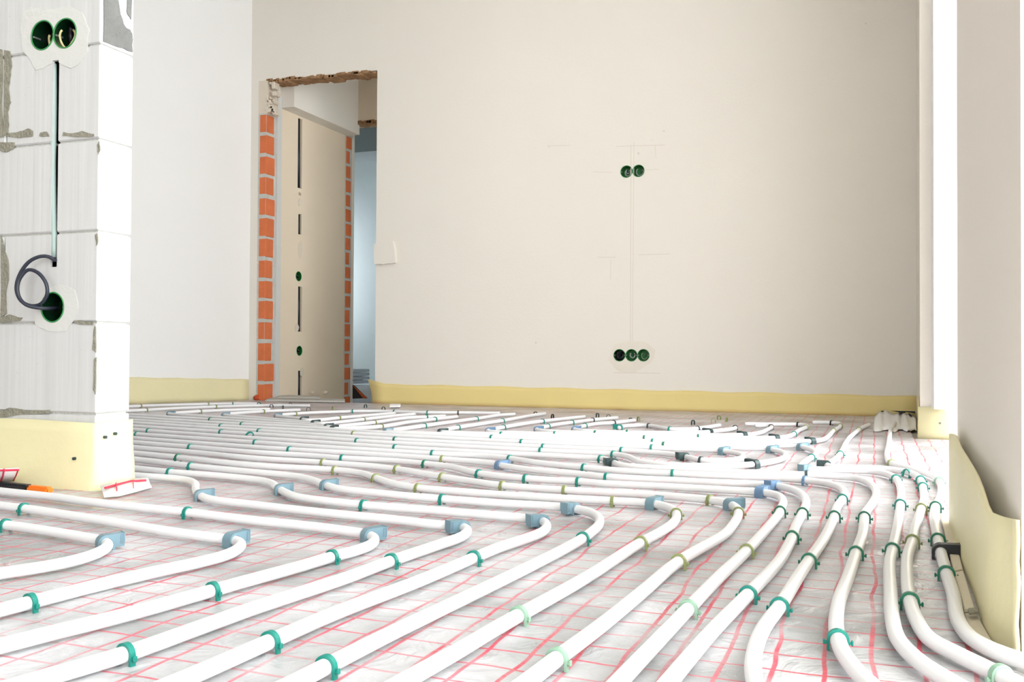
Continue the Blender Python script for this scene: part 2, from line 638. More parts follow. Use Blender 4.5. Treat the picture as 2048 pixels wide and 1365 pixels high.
# second wall, with its own opening
zh3 = on_y(725, 246, YS).z
XJ = XD1 + .0
struct(box('wall_corridor_end', XD1 - .12, XD1 + 4.2, YS, YS + .14, zh3, CEIL, 'plaster_warm'))
struct(box('wall_corridor_end_side', XD1 + .95, XD1 + 4.2, YS, YS + .14, -.12, zh3, 'plaster'))
struct(box('wall_corridor_end_jamb', XD1 - .12, XD1 - .001, YS, YS + .14, -.12, zh3, 'plaster'))
d2 = empty('door_2', (0, 0, 0))
struct(d2, 'inner doorway with an exposed brick reveal')
y2a, y2b = on_x(690, 500, XD1).y, on_x(702, 500, XD1).y
zt2 = on_x(695, 272, XD1).z
box('mortar_bed', XD1 - .05, XD1 + .002, YS, y2b, -.12, zt2, 'mortar', d2)
brick_reveal('brick_reveal', y2a, y2b, zt2, -.12, 19, 9, d2)
box('plaster_head', XD1 - .05, XD1 + .012, YS - .002, y2b, zt2, zh3, 'plaster_raw', d2)
parts = []
for k in range(24):
    u = 690 + 64 * k / 24
    p = on_y(u, 244 + rnd.uniform(-2, 3), YS)
    s = rnd.uniform(.008, .018)
    parts.append(bevelled(box_vf(p.x - s * 1.4, p.x + s * 1.4, YS - .006, YS + .1, p.z - s * .6, p.z + s * .6), .003))
v, f = join_vf(parts)
obj('lintel_edge', v, f, 'lintel', d2)
# room beyond
YF = YS + 2.6
struct(box('wall_room_back', XD1 - 2.2, XD1 + 4.2, YF, YF + .15, -.12, CEIL, 'room_wall'))
struct(box('wall_room_side', XD1 + 1.6, XD1 + 1.75, YS + .14, YF, -.12, CEIL, 'room_wall'))
zs1 = on_y(725, 304, YS + 1.2).z
struct(box('beam_room', XD1 - 2.2, XD1 + 1.6, YS + 1.2, YS + 1.6, zs1, CEIL, 'soffit'), 'grey beam in the far room')
cs = box('wall_corridor_side', XD1 + 1.9, XD1 + 2.05, YB2, YS, -.12, CEIL, 'plaster')
cut(cs, [box_vf(XD1 + 1.8, XD1 + 2.2, YB2 + .15, YS - .1, .9, 2.0)])  # out-of-view opening added to brighten the corridor wall opposite
struct(cs)
struct(box('wall_room_window_side', XD1 - 2.2, XD1 - 2.05, YS + .14, YF, -.12, .6, 'room_wall'))
struct(box('wall_room_window_head', XD1 - 2.2, XD1 - 2.05, YS + .14, YF, 1.75, CEIL, 'room_wall'))
struct(box('wall_room_window_jamb', XD1 - 2.2, XD1 - 2.05, YS + .14, YF - .85, 0.6, 2.0, 'room_wall'))
struct(box('wall_room_front', XD1 - 2.2, XD1 - .12, YS, YS + .14, -.12, CEIL, 'room_wall'))

# left wall (runs on behind the block wall)
nrm = Vector((-ldir.y, ldir.x, 0))
if nrm.x > 0:
    nrm = -nrm
A0 = Vector((XLC, YB, 0)); A1 = A0 + ldir * 3.75
base = [A0 - ldir * .02, A1, A1 + nrm * .15, A0 - ldir * .02 + nrm * .15]
base = [Vector((p.x, p.y, -.3)) for p in base]
v, f = prism_vf(base, Vector((0, 0, CEIL + .3)))
struct(obj('wall_left', v, f, 'plaster_left'), 'bright white plastered wall beside the doorway')

# near shell, out of view
struct(box('wall_left_near', XMIN - .15, XMIN, YMIN, YC, -.3, CEIL, 'plaster_left'))
fw = box('wall_front', XMIN, XMAX, YMIN - .15, YMIN, -.3, CEIL, 'plaster')
cut(fw, [box_vf(-1.0, .1, YMIN - .3, YMIN + .2, .3, 2.2)])  # unseen opening added behind the camera as fill light
struct(fw)

# window wall: stub, pier, header
ST = .35
HBX = on_y(1880, 815, YST).z
NEAR_Y = -.5                                # rear edge of the near window
XW = XR + ST
XSB = on_y(1863, 700, YST).x                 # edge of the far opening
XSTB = on_y(1840, 800, YB).x
v, f = prism_vf([Vector((XSTB, YB, -.3)), Vector((p_stub.x, YST, -.3)), Vector((XSB, YST, -.3)), Vector((XSB, YB, -.3))], Vector((0, 0, CEIL + .3)))
struct(obj('wall_right_stub', v, f, 'plaster'), 'narrow wall return between the far corner and the window')
w1 = empty('window_1', (XSB, YST, HBX))
struct(w1, 'narrow bright window opening beside the pier')
box('shade_post', 0, .05, -.16, 0, 0, CEIL - HBX, 'post_white', w1)  # post added to keep side light off the wall return
struct(box('wall_right_pier', XR, XR + .30, PIER0, PIER1, -.3, CEIL, 'plaster'), 'pale pier between the two window openings')
struct(box('wall_right_rear', XR, XR + .30, YMIN, NEAR_Y, -.3, CEIL, 'plaster'))
struct(box('wall_right_header', XR, XR + .30, YMIN, YST, 2.6, CEIL, 'plaster'))
HB = on_y(1880, 815, YST).z
struct(box('wall_right_curb', XSB, XMAX, YST, YST + .15, -.3, HB - .004, 'plaster'), 'low curb under the far window opening')

# block wall with visible courses
jy = [87, 277, 462, 645, 830]
zj = [on_y(200, y, YC).z for y in jy]
zrows = [(zj[4], -.02), (zj[3], zj[4]), (zj[2], zj[3]), (zj[1], zj[2]), (zj[0], zj[1])]
rows = [(-.02, zj[4]), (zj[4], zj[3]), (zj[3], zj[2]), (zj[2], zj[1]), (zj[1], zj[0])]
z = zj[0]
while z < CEIL:
    rows.append((z, min(z + .2, CEIL)))
    z += .2
TH = on_x(262, 600, XC).y - YC
LB = .59
XL_END = XMIN
# end of block in each row (first vertical joint from the corner)
vj = {4: on_y(13, 180, YC).x, 2: on_y(7, 550, YC).x}
parts = []
g = .0022
for r, (a, b) in enumerate(rows):
    first = vj.get(r, XC - LB * (1.15 if r in (0, 1, 3) else .55))
    x1 = XC
    x0 = first
    while True:
        parts.append(bevelled(box_vf(max(x0, XL_END) + g, x1 - (0 if x1 == XC else g), YC, YC + TH, a + g, b - g), .003))
        if x0 <= XL_END:
            break
        x1, x0 = x0, x0 - LB
        if x1 <= XL_END + .03:
            break
v, f = join_vf(parts)
wm = obj('wall_middle', v, f, 'block')
core = box('mortar_core', XL_END, XC - .006, YC + .006, YC + TH - .006, -.3, CEIL, 'mortar', wm)
CSK = [(86, 71), (131, 67), (106, 615)]
cc = [hole_y(u, v_, YC, R_S, .06) for u, v_ in CSK]
ga, gb = on_y(105, 122, YC), on_y(118, 534, YC)
gx0, gx1 = on_y(103, 330, YC).x, on_y(116, 330, YC).x
gcut = box_vf(gx0, gx1, YC - .05, YC + .028, gb.z, ga.z)
# the socket pair shares a bridge
cut(wm, cc + [gcut])
cut(core, cc + [gcut])
struct(wm, 'unplastered grey aerated block wall end')


def patch_x(name, poly, X, thick, m, parent):
    pts = [on_x(u, v, X) for u, v in poly]
    vf = prism_vf(pts, Vector((thick, 0, 0)))
    return obj(name, vf[0], vf[1], m, parent)


patch_y('gypsum_patch', wob([(46, 26), (62, 14), (92, 20), (110, 18), (140, 12), (165, 26), (178, 60), (175, 105), (163, 124), (142, 138), (118, 124), (96, 132), (74, 142), (64, 124), (46, 100), (42, 60)], 3, 1.6, 8), YC, .0016, 'gypsum', wm, cc + [gcut])
patch_y('gypsum_patch', wob([(80, 590), (92, 578), (120, 570), (150, 580), (158, 610), (150, 640), (130, 664), (96, 664), (72, 650), (70, 620)], 3, 1.6, 9), YC, .0014, 'gypsum', wm, cc)
smears = [[(9, 100), (20, 102), (25, 125), (22, 150), (19, 175), (21, 195), (22, 205), (17, 225), (19, 250), (16, 270), (8, 271)],
          [(14, 273), (14, 267), (34, 266), (45, 262), (58, 258), (67, 261), (67, 274), (40, 276)],
          [(80, 274), (82, 266), (95, 263), (99, 273)],
          [(125, 271), (128, 265), (145, 268), (165, 263), (188, 269), (188, 274), (150, 275)],
          [(0, 284), (31, 285), (27, 299), (12, 305), (0, 301)],
          [(3, 470), (10, 500), (18, 520), (18, 560), (13, 590), (15, 628), (3, 634)],
          [(0, 635), (20, 630), (45, 636), (40, 643), (0, 645)],
          [(0, 822), (20, 816), (60, 822), (100, 820), (100, 827), (40, 830), (0, 836)],
          [(186, 700), (190, 652), (193.5, 655), (193.5, 705)], [(187, 780), (189, 720), (193, 715), (192.5, 790)],
          [(0, 98), (6, 100), (5, 200), (8, 275), (0, 275)],
          [(196, 290), (200, 282), (201, 300), (197, 310)], [(192, 470), (196, 466), (196, 490), (193, 492)],
          [(150, 642), (188, 645), (188, 650), (160, 650)]]
for i, s in enumerate(smears):
    patch_y('mortar_smear', wob(s, 3, .9, 20 + i), YC, .0022, 'smear', wm)
patch_x('mortar_smear', wob([(207, -20), (232, -20), (238, 20), (246, 48), (258, 60), (264, 66), (264, 104), (236, 94), (207, 84)], 3, 1.2, 41), XC, .0022, 'smear_grey', wm)
patch_x('mortar_smear', wob([(255, -10), (263, -10), (262, 40), (252, 24)], 3, 1, 42), XC, .0022, 'smear_grey', wm)


# ------------------------------------------------------------------ electrical boxes
def socket(u, v, plane, pos, label, wires, group, nscrew=2):
    """plane 'y': sunk in +Y behind Y=pos; plane 'x': sunk in -X behind X=pos"""
    p = on_y(u, v, pos) if plane == 'y' else on_x(u, v, pos)
    root = empty('junction_box', p, 0 if plane == 'y' else PI / 2)
    tag(root, label, 'junction box', group)
    r = R_S - .0005
    n = 28
    # local: hole axis is +Y (into the wall)
    V, Fc = [], []
    for rad, y in ((r, 0), (r - .001, .047), (r - .0028, .0455), (r - .0022, 0)):
        for i in range(n):
            t = 2 * PI * i / n
            V.append((rad * math.cos(t), y, rad * math.sin(t)))
    for k in range(3):
        for i in range(n):
            Fc.append((k * n + i, k * n + (i + 1) % n, (k + 1) * n + (i + 1) % n, (k + 1) * n + i))
    Fc.append(tuple(range(n, 2 * n)))
    green = 'box_bright' if 'cream' in label and 'darkest' not in label or plane == 'x' else 'box_green'
    obj('cup', V, Fc, green, root, True)
    v_, f_ = cyl_vf((0, .0445, 0), (0, .0465, 0), r - .0028, n)
    obj('cup_back', v_, f_, green, root)
    ring = [(r * math.cos(2 * PI * i / n), -.0015, r * math.sin(2 * PI * i / n)) for i in range(n)]
    v_, f_ = tube_vf(ring, .0018, 6, closed=True)
    obj('rim', v_, f_, 'box_rim', root, True)
    for s in (-1, 1)[:nscrew]:
        v_, f_ = cyl_vf((s * (r - .004), .001, 0), (s * (r - .004), .02, 0), .0024, 10)
        obj('screw', v_, f_, 'screw', root)
    for i, (wm_, rr, cx, cz, dep, th) in enumerate(wires):
        pts = [(cx + rr * math.cos(t), dep + .004 * math.sin(t * 2 + i), cz + rr * math.sin(t) * 1.05) for t in [2.2 + k * .28 for k in range(19)]]
        pts.append((cx + rr * .2, .043, cz))
        v_, f_ = tube_vf(pts, th, 8)
        obj('wire', v_, f_, wm_, root, True)
    return root


GB = 'empty sockets'
socket(86, 71, 'y', YC, 'green junction box with coiled wires, beside its twin high on the block wall', [('cable', .018, .006, -.004, .03, .003), ('wire_cream', .017, .010, -.008, .022, .0028), ('wire_blue', .008, .014, -.016, .018, .002)], None)
socket(131, 67, 'y', YC, 'green junction box with a black inner ring, at the block wall corner', [('wire_cream', .022, -.006, -.006, .012, .0026), ('black', .022, .006, .004, .028, .006)], None)
socket(106, 615, 'y', YC, 'single green junction box at the end of the dark looped cable', [('screw', .006, 0, .014, .04, .002), ('screw', .006, 0, -.016, .04, .002)], None)
socket(1253, 343.5, 'y', YB, 'upper pair on cream wall, junction box with grey wire coil', [('wire_grey', .016, .004, -.006, .02, .004), ('wire_grey', .012, .002, .006, .03, .0035)], None)
socket(1277, 342, 'y', YB, 'upper pair on cream wall, brighter green junction box with pale ring', [('wire_grey', .02, .002, -.002, .024, .0035)], None)
socket(1239, 711, 'y', YB, 'darkest junction box in the row of three low on cream wall', [('black', .018, 0, 0, .02, .008)], None)
socket(1263, 711, 'y', YB, 'middle junction box in the row of three low on cream wall', [('wire_grey', .014, .002, 0, .018, .004)], None)
socket(1287, 711, 'y', YB, 'greenest junction box in the row of three low on cream wall', [('wire_grey', .018, 0, -.004, .028, .0025)], None)
socket(597, 553, 'x', XD1, 'upper green junction box on the corridor chase', [('black', .016, .004, 0, .02, .008)], None, 1)
socket(598.5, 702, 'x', XD1, 'lower green junction box on the corridor chase', [('black', .016, .004, 0, .02, .008)], None, 1)

# cables on the block wall
pts = [on_y(u, v_, YC + .0075) for u, v_ in [(107.5, 128), (108, 200), (107.5, 260), (106, 330), (107, 400), (108.5, 460), (109, 515)]]
v, f = tube_vf(crom(pts, .02), .0066, 10)
tag(obj('conduit', v, f, 'conduit', None, True), 'pale teal conduit lying in the chase of the block wall', 'conduit')
path = [(112, 516, .012), (110, 521, -.004), (98, 514, -.012), (82, 513, -.02), (58, 524, -.03), (38, 553, -.038), (33, 580, -.04), (42, 602, -.036), (62, 612, -.03), (82, 608, -.026), (94, 590, -.026), (92, 567, -.028), (76, 546, -.034), (57, 540, -.040), (43, 552, -.046), (35, 572, -.05), (38, 594, -.05), (52, 610, -.045), (76, 616, -.03), (98, 617, -.01), (114, 616, .025)]
pts = [on_y(u, v_, YC + d) for u, v_, d in path]
v, f = tube_vf(crom(pts, .006), .0042, 10)
tag(obj('cable', v, f, 'cable', None, True), 'dark looped cable hanging out of the block wall chase', 'cable')

# ------------------------------------------------------------------ foil on the floor
x0, x1, y0, y1 = XMIN + .01, 1.9, -1.2, YB - .002
V, Fc = [], []


def axis(a, b, fine0, fine1, fs, cs):
    out = [a]
    while out[-1] < b:
        out.append(out[-1] + (fs if fine0 <= out[-1] <= fine1 else cs))
    out[-1] = b
    return out


XS = axis(x0, x1, -2.2, 1.0, .018, .08)
YSX = axis(y0, y1, .5, 3.2, .018, .06)


def foil_z(x, y):
    a = noise.noise(Vector((x * 5, y * 5, 0)))
    b_ = noise.noise(Vector((x * 16, y * 13, 3)))
    c = abs(noise.noise(Vector((x * 3.1 + y * 2, y * 4.5 - x, 9))))
    return -.0035 + .0014 * a + .0012 * b_ + .0010 * (1 - c * 2)


nx, ny = len(XS), len(YSX)
for yv in YSX:
    for xv in XS:
        V.append((xv, yv, foil_z(xv, yv)))
for j in range(ny - 1):
    for i in range(nx - 1):
        qx, qy = (XS[i] + XS[i + 1]) / 2, (YSX[j] + YSX[j + 1]) / 2
        if (Vector((qx, qy, 0)) - A0).dot(nrm) > -.012:
            continue
        if qx < XC + .01 and YC - .01 < qy < YC + TH + .01:
            continue
        if XR - .01 < qx and (qy < PIER1 + .01 or qy > YST - .01):
            continue
        Fc.append((j * nx + i, j * nx + i + 1, (j + 1) * nx + i + 1, (j + 1) * nx + i))
me = bpy.data.meshes.new('foil_sheet')
me.from_pydata(V, [], Fc)
me.materials.append(M['foil'])
me.polygons.foreach_set('use_smooth', [True] * len(me.polygons))
fo = bpy.data.objects.new('foil_sheet', me)
COL.objects.link(fo)
tag(fo, 'white insulation foil printed with a red grid, covering the whole floor', 'foil sheet')

# ------------------------------------------------------------------ pipes
R = .0082
PROTO = {}


def arch_vf(r0, r1, wy, legs=True, zc=R, n=14, a0=0.0, a1=PI):
    prof_o, prof_i = [], []
    if legs:
        prof_o.append((r1, -.003)); prof_i.append((r0, -.003))
    for k in range(n + 1):
        t = a0 + (a1 - a0) * k / n
        prof_o.append((r1 * math.cos(t), zc + r1 * math.sin(t)))
        prof_i.append((r0 * math.cos(t), zc + r0 * math.sin(t)))
    if legs:
        prof_o.append((-r1, -.003)); prof_i.append((-r0, -.003))
    V, Fc = [], []
    m = len(prof_o)
    for y in (-wy / 2, wy / 2):
        V += [(x, y, z) for x, z in prof_o]
        V += [(x, y, z) for x, z in prof_i]
    for k in range(m - 1):
        o0, i0, o1, i1 = k, m + k, 2 * m + k, 3 * m + k
        Fc += [(o0, o0 + 1, i0 + 1, i0), (o1, i1, i1 + 1, o1 + 1), (o0, o1, o1 + 1, o0 + 1), (i0, i0 + 1, i1 + 1, i1)]
    Fc += [(0, m, 3 * m, 2 * m), (m - 1, 3 * m - 1, 4 * m - 1, 2 * m - 1)]
    return V, Fc


def clip_proto(m):
    if ('c', m) not in PROTO:
        v, f = arch_vf(R + .0002, R + .0030, .0062)
        a = bpy.data.meshes.new('arch'); a.from_pydata(v, [], f); a.materials.append(M[m])
        v, f = join_vf([bevelled(box_vf(R + .001, R + .0066, -.0020, .0020, .0036, .0064), .0008), bevelled(box_vf(R + .0046, R + .0068, -.0024, .0024, .0026, .0082), .0008)])
        b = bpy.data.meshes.new('barb'); b.from_pydata([tuple(q) for q in v], [], f); b.materials.append(M[m])
        PROTO[('c', m)] = (a, b)
    return PROTO[('c', m)]


def bracket_proto(m):
    if ('b', m) not in PROTO:
        v, f = arch_vf(R + .0002, R + .0042, .019)
        a = bpy.data.meshes.new('arch'); a.from_pydata(v, [], f); a.materials.append(M[m])
        zt_ = 2 * R + .0042
        prof = [Vector((.002, 0, zt_)), Vector((.0265, 0, zt_ + .0008)), Vector((.0265, 0, .001)), Vector((.0125, 0, .001)), Vector((.0118, 0, R)), Vector((.0100, 0, R + .0062)), Vector((.0066, 0, R + .0098)), Vector((.002, 0, zt_ - .0008))]
        vf = prism_vf([p + Vector((0, -.0088, 0)) for p in prof], Vector((0, .0176, 0)))
        parts = [vf]
        for k in range(3):
            xx = .0262 - .0022 * k
            parts.append(box_vf(xx - .0007, xx + .0009, -.0098, .0098, .0055, zt_ + .0014 - .0012 * k))
        v, f = join_vf(parts)
        b = bpy.data.meshes.new('tab'); b.from_pydata([tuple(q) for q in v], [], f); b.materials.append(M[m])
        for mm in (a, b):
            bm = bmesh.new(); bm.from_mesh(mm); bmesh.ops.recalc_face_normals(bm, faces=bm.faces); bm.to_mesh(mm); bm.free()
        PROTO[('b', m)] = (a, b)
    return PROTO[('b', m)]


def link_child(name, me, parent):
    o = bpy.data.objects.new(name, me)
    COL.objects.link(o)
    o.parent = parent
    return o


COLN = {'t': ('teal', 'teal'), 'g': ('green', 'dark green'), 'o': ('olive', 'olive green'), 'p': ('pale', 'pale green'),
        'b': ('grey', 'blue-grey'), 'B': ('blue', 'slate blue'), 'k': ('dark', 'dark grey'), 'K': ('black', 'black')}
ORD = ['', 'first', 'second', 'third', 'fourth', 'fifth', 'sixth', 'seventh', 'eighth', 'ninth', 'tenth', 'eleventh', 'twelfth', 'thirteenth', 'fourteenth', 'fifteenth', 'sixteenth', 'seventeenth', 'eighteenth', 'nineteenth']


def put_clip(pos, ang, kind, label, bracket=None, tilt=(0, 0), sc=1.0):
    m, _ = COLN[kind]
    near = (pos - CAM).length < 3.2
    if bracket:
        a, b = bracket_proto(m)
        root = empty('bend_bracket', pos, ang)
        link_child('arch', a, root)
        t = link_child('tab', b, root)
        if bracket == 'L':
            t.rotation_euler = (0, 0, PI)
        tag(root, label, 'bracket', 'bend brackets')
    else:
        a, b = clip_proto(m)
        root = empty('pipe_clip', pos, ang)
        link_child('arch', a, root)
        if near:
            link_child('barb', b, root)
            q = link_child('barb', b, root)
            q.rotation_euler = (0, 0, PI)
        tag(root, label, 'clip', 'pipe clips')
    root.rotation_euler = (tilt[0], tilt[1], ang)
    root.scale = (sc, sc, sc)
    return root


def pipe(phrase, label, px, clips, far=False):
    P = [at(u, v_, R) for u, v_ in px]
    path = crom(P, .012)
    v, f = tube_vf(path, R, 10 if far else 16, flat=True)
    o = obj('heating_pipe', v, f, 'pipe', None, True)
    tag(o, label, 'pipe', 'heating pipes')
    scr = [pix(p) for p in path]
    idx = []
    for c in clips:
        u, vv = c[0], c[1]
        i = min(range(1, len(path) - 1), key=lambda k: (scr[k][0] - u) ** 2 + ((scr[k][1] - vv) * 2.0) ** 2)
        idx.append((i, c))
    nc = nb = 0
    tc = sum(1 for _, c in idx if len(c) < 4)
    tb = len(idx) - tc
    for i, c in sorted(idx, key=lambda q: q[0]):
        t = (path[i + 1] - path[i - 1]).normalized()
        ang = math.atan2(t.y, t.x) - PI / 2
        # face the arch so that local +X points towards the viewer's right hand
        xdir = Vector((math.cos(ang), math.sin(ang), 0))
        if (ROT.transposed() @ xdir).x < 0:
            ang += PI
        pos = Vector((path[i].x, path[i].y, 0))
        col = COLN[c[2]][1]
        if len(c) > 3:
            nb += 1
            lab = '%s bend bracket, %son the %s' % (col, (ORD[nb] + ' ') if tb > 1 else '', phrase)
            put_clip(pos, ang, c[2], lab, c[3])
        else:
            nc += 1
            lab = '%s clip, %son the %s' % (col, (ORD[nc] + ' ') if tc > 1 else '', phrase)
            put_clip(pos, ang, c[2], lab)
    return o


def fg(n):
    return '%s pipe out from the yellow pier' % ORD[n]


def fl(n, extra):
    return 'white heating pipe, %s out from the yellow-wrapped pier, %s' % (ORD[n], extra)


pipe(fg(15), fl(15, 'a short hairpin'),
     [(-450, 985), (-90, 1037), (0, 1050), (11, 1051), (100, 1064), (180, 1078), (205, 1083), (215, 1091), (206, 1101), (182, 1112), (141, 1124), (85, 1135), (0, 1148), (-90, 1162), (-400, 1211)],
     [(11, 1051, 't'), (209, 1085, 'b', 'R')])
pipe(fg(14), fl(14, 'a long hairpin'),
     [(-300, 969), (-90, 999), (0, 1012), (48, 1018), (197, 1041), (324, 1062), (430, 1077), (465, 1081), (481, 1089), (474, 1100), (440, 1115), (282, 1151), (169, 1178), (60, 1206), (0, 1221), (-90, 1243), (-400, 1318)],
     [(48, 1018, 't'), (469, 1081, 'b', 'R'), (60, 1206, 't')])
pipe(fg(13), fl(13, 'starting beside the knife'),
     [(-90, 971), (0, 983), (100, 994), (197, 1007), (375, 1026), (500, 1041), (641, 1056), (700, 1064), (731, 1069), (748, 1078), (742, 1090), (715, 1101), (664, 1115), (585, 1138), (500, 1161), (425, 1182), (254, 1230), (100, 1268), (0, 1293), (-90, 1315), (-300, 1368)],
     [(375, 1025, 't'), (736, 1071, 'b', 'R'), (666, 1115, 't'), (429, 1181, 't')])
pipe(fg(12), fl(12, 'kinked near the block wall'),
     [(150, 940), (270, 952), (340, 957), (373, 961), (390, 968), (391, 978), (395, 987), (411, 997), (440, 1003), (500, 1010), (641, 1026), (782, 1040), (880, 1051), (915, 1053), (933, 1060), (925, 1073), (867, 1094), (782, 1123), (697, 1155), (585, 1192), (500, 1220), (400, 1256), (251, 1309), (113, 1350), (0, 1383)],
     [(402, 991, 'b', 'R'), (925, 1056, 'b', 'L'), (782, 1123, 't'), (250, 1309, 't')])
pipe(fg(11), fl(11, 'with two bend brackets'),
     [(150, 925), (272, 938), (340, 945), (440, 953), (515, 961), (542, 967), (556, 977), (575, 988), (600, 996), (727, 1011), (867, 1022), (1000, 1033), (1055, 1038), (1083, 1043), (1093, 1052), (1084, 1065), (1055, 1077), (1000, 1095), (947, 1117), (838, 1163), (669, 1228), (540, 1284), (450, 1324), (395, 1348), (300, 1388)],
     [(340, 945, 't'), (562, 980, 'b', 'R'), (727, 1011, 't'), (1078, 1043, 'b', 'L'), (948, 1117, 't'), (542, 1284, 't')])
pipe(fg(10), fl(10, 'turning at a round bend'),
     [(150, 908), (270, 920), (382, 933), (515, 946), (590, 953), (625, 961), (648, 970), (680, 979), (740, 986), (884, 999), (990, 1007), (1100, 1013), (1147, 1018), (1178, 1025), (1197, 1036), (1197, 1051), (1180, 1067), (1165, 1078), (1113, 1107), (1000, 1163), (923, 1200), (782, 1268), (652, 1334), (590, 1366), (520, 1400)],
     [(383, 933, 't'), (652, 971, 'b', 'R'), (884, 999, 't'), (1147, 1018, 'b', 'L'), (1168, 1078, 't'), (655, 1333, 't')])
pipe(fg(9), fl(9, 'held by olive clips'),
     [(150, 895), (270, 907.5), (356, 916), (515, 932), (670, 941), (720, 947), (752, 957), (790, 969), (836, 977), (915, 984), (1040, 993), (1130, 998), (1225, 1003), (1280, 1006), (1315, 1010), (1343, 1019), (1353, 1031), (1345, 1048), (1320, 1065), (1275, 1090), (1169, 1158), (1037, 1232), (1000, 1253), (900, 1312), (800, 1368), (740, 1402)],
     [(357, 916, 'g'), (670, 941, 'o'), (752, 957, 'o'), (836, 977, 'o'), (1225, 1003, 'o'), (1309, 1009, 'b', 'R'), (1354, 1028, 'o'), (1278, 1088, 'o'), (1037, 1232, 'p')])
pipe(fg(8), fl(8, 'olive clips along it'),
     [(150, 884), (270, 896), (380, 905), (515, 918), (646, 926), (740, 933), (794, 939), (840, 947), (885, 955), (940, 963), (1005, 972), (1129, 981), (1200, 985), (1328, 992), (1420, 1001), (1455, 1008), (1473, 1017), (1476, 1031), (1465, 1052), (1448, 1070), (1357, 1124), (1282, 1187), (1197, 1256), (1114, 1318), (1065, 1356), (1010, 1397)],
     [(646, 926, 'o'), (794, 939, 'o'), (885, 955, 'o'), (1006, 972, 'o'), (1129, 981, 'o'), (1421, 1001, 'o'), (1462, 1010, 'b', 'R'), (1477, 1026, 'o'), (1357, 1124, 'o'), (1116, 1314, 'p')])
pipe(fg(7), fl(7, 'with a blue bracket at its bend'),
     [(150, 874), (270, 886), (381, 895), (515, 906), (620, 912), (685, 917), (780, 922), (850, 928), (900, 934), (958, 948), (1051, 958), (1156, 964), (1210, 968), (1340, 974.5), (1440, 980), (1505, 984), (1535, 987), (1557, 993), (1566, 1004), (1562, 1018), (1557, 1030), (1538, 1053), (1493, 1103), (1440, 1153), (1376, 1219), (1282, 1318), (1245, 1357), (1205, 1400)],
     [(381, 895, 't'), (685, 917, 't'), (850, 928, 'g'), (958, 948, 't'), (1051, 958, 't'), (1156, 964, 't'), (1526, 985, 'B', 'R'), (1560, 1024, 'g'), (1493, 1103, 'o'), (1377, 1218, 'p')])
pipe(fg(6), fl(6, 'with two slate blue brackets'),
     [(150, 865), (270, 877.5), (440, 890.5), (579, 900), (720, 908), (830, 915), (885, 919), (950, 924), (985, 928), (1010, 933), (1060, 940), (1160, 949), (1213, 955), (1340, 961), (1440, 966), (1510, 968.5), (1550, 972), (1584, 980), (1604, 990), (1612, 1004), (1605, 1027), (1592, 1052), (1583, 1078), (1559, 1122), (1496, 1190), (1423, 1265), (1367, 1330), (1335, 1368), (1300, 1410)],
     [(579, 900, 't'), (885, 919, 'o'), (1000, 931, 'B', 'R'), (1213, 955, 't'), (1549, 972, 'B', 'L'), (1605, 1028, 'g'), (1585, 1074, 'g'), (1496, 1190, 't')])
pipe(fg(5), fl(5, 'bowed out towards its near end'),
     [(150, 857), (270, 869), (440, 881), (511, 886), (620, 893.5), (740, 901), (865, 908), (960, 912), (1020, 918), (1080, 927), (1168, 936), (1240, 942), (1345, 948), (1440, 952), (1539, 956), (1600, 960.5), (1645, 966), (1675, 974), (1689, 986), (1685, 999), (1674, 1015), (1668, 1036), (1648, 1078), (1618, 1122), (1594, 1158), (1559, 1214), (1529, 1254), (1511, 1296), (1506, 1340), (1515, 1385), (1525, 1420)],
     [(274, 869, 't'), (511, 886, 't'), (865, 908, 't'), (1020, 918, 't'), (1168, 936, 't'), (1345, 948, 't'), (1612, 961.5, 'B'), (1684, 999, 't'), (1669, 1034, 'g'), (1618, 1122, 'g'), (1560, 1214, 't')])
pipe(fg(4), fl(4, 'widest S-curve of the row'),
     [(150, 849), (270, 860.5), (440, 873), (620, 884.5), (790, 896), (1000, 907), (1120, 913), (1202, 918), (1222, 924), (1247, 932), (1300, 936), (1360, 939), (1440, 943), (1520, 948), (1612, 950), (1669, 953), (1710, 957), (1735, 965), (1749, 977), (1752, 991), (1744, 1008), (1731, 1026), (1728, 1040), (1725, 1069), (1713, 1104), (1695, 1158), (1678, 1203), (1672, 1247), (1676, 1280), (1687, 1308), (1713, 1343), (1740, 1370), (1780, 1405)],
     [(299, 862, 't'), (790, 896, 't'), (1202, 918, 't'), (1229, 926, 'k', 'L'), (1612, 950, 'k'), (1729, 1036, 'g'), (1713, 1106, 'g'), (1675, 1277, 't')])

# nested pipes whose far runs end in brackets below the doorway side of the back wall
pipe(fg(3), fl(3, 'doubling back near the window'),
     [(1030, 829), (1000, 831), (953, 838), (900, 845), (849, 852), (800, 859), (780, 862), (769, 862.8), (790, 864.8), (900, 869.5), (1043, 874.3), (1200, 879.6), (1305, 884), (1450, 889), (1520, 891), (1590, 893), (1614, 897), (1630, 904), (1630, 911), (1619, 918), (1606, 928), (1603, 936), (1614, 939), (1645, 940), (1700, 941), (1740, 943), (1770, 948), (1790, 957), (1798, 968), (1802, 982), (1801, 1006), (1798, 1033), (1793, 1063), (1785, 1100), (1779, 1128), (1781, 1188), (1784, 1232), (1795, 1277), (1820, 1308), (1856, 1337), (1903, 1366), (1960, 1400)],
     [(953, 838, 't'), (849, 852, 't'), (772, 864, 'b', 'R'), (1305, 884, 't'), (1603, 894, 'b', 'R'), (1623, 915, 't'), (1612, 938.5, 'b', 'L'), (1791, 958, 't'), (1801, 1010, 't'), (1787, 1101, 'g')])
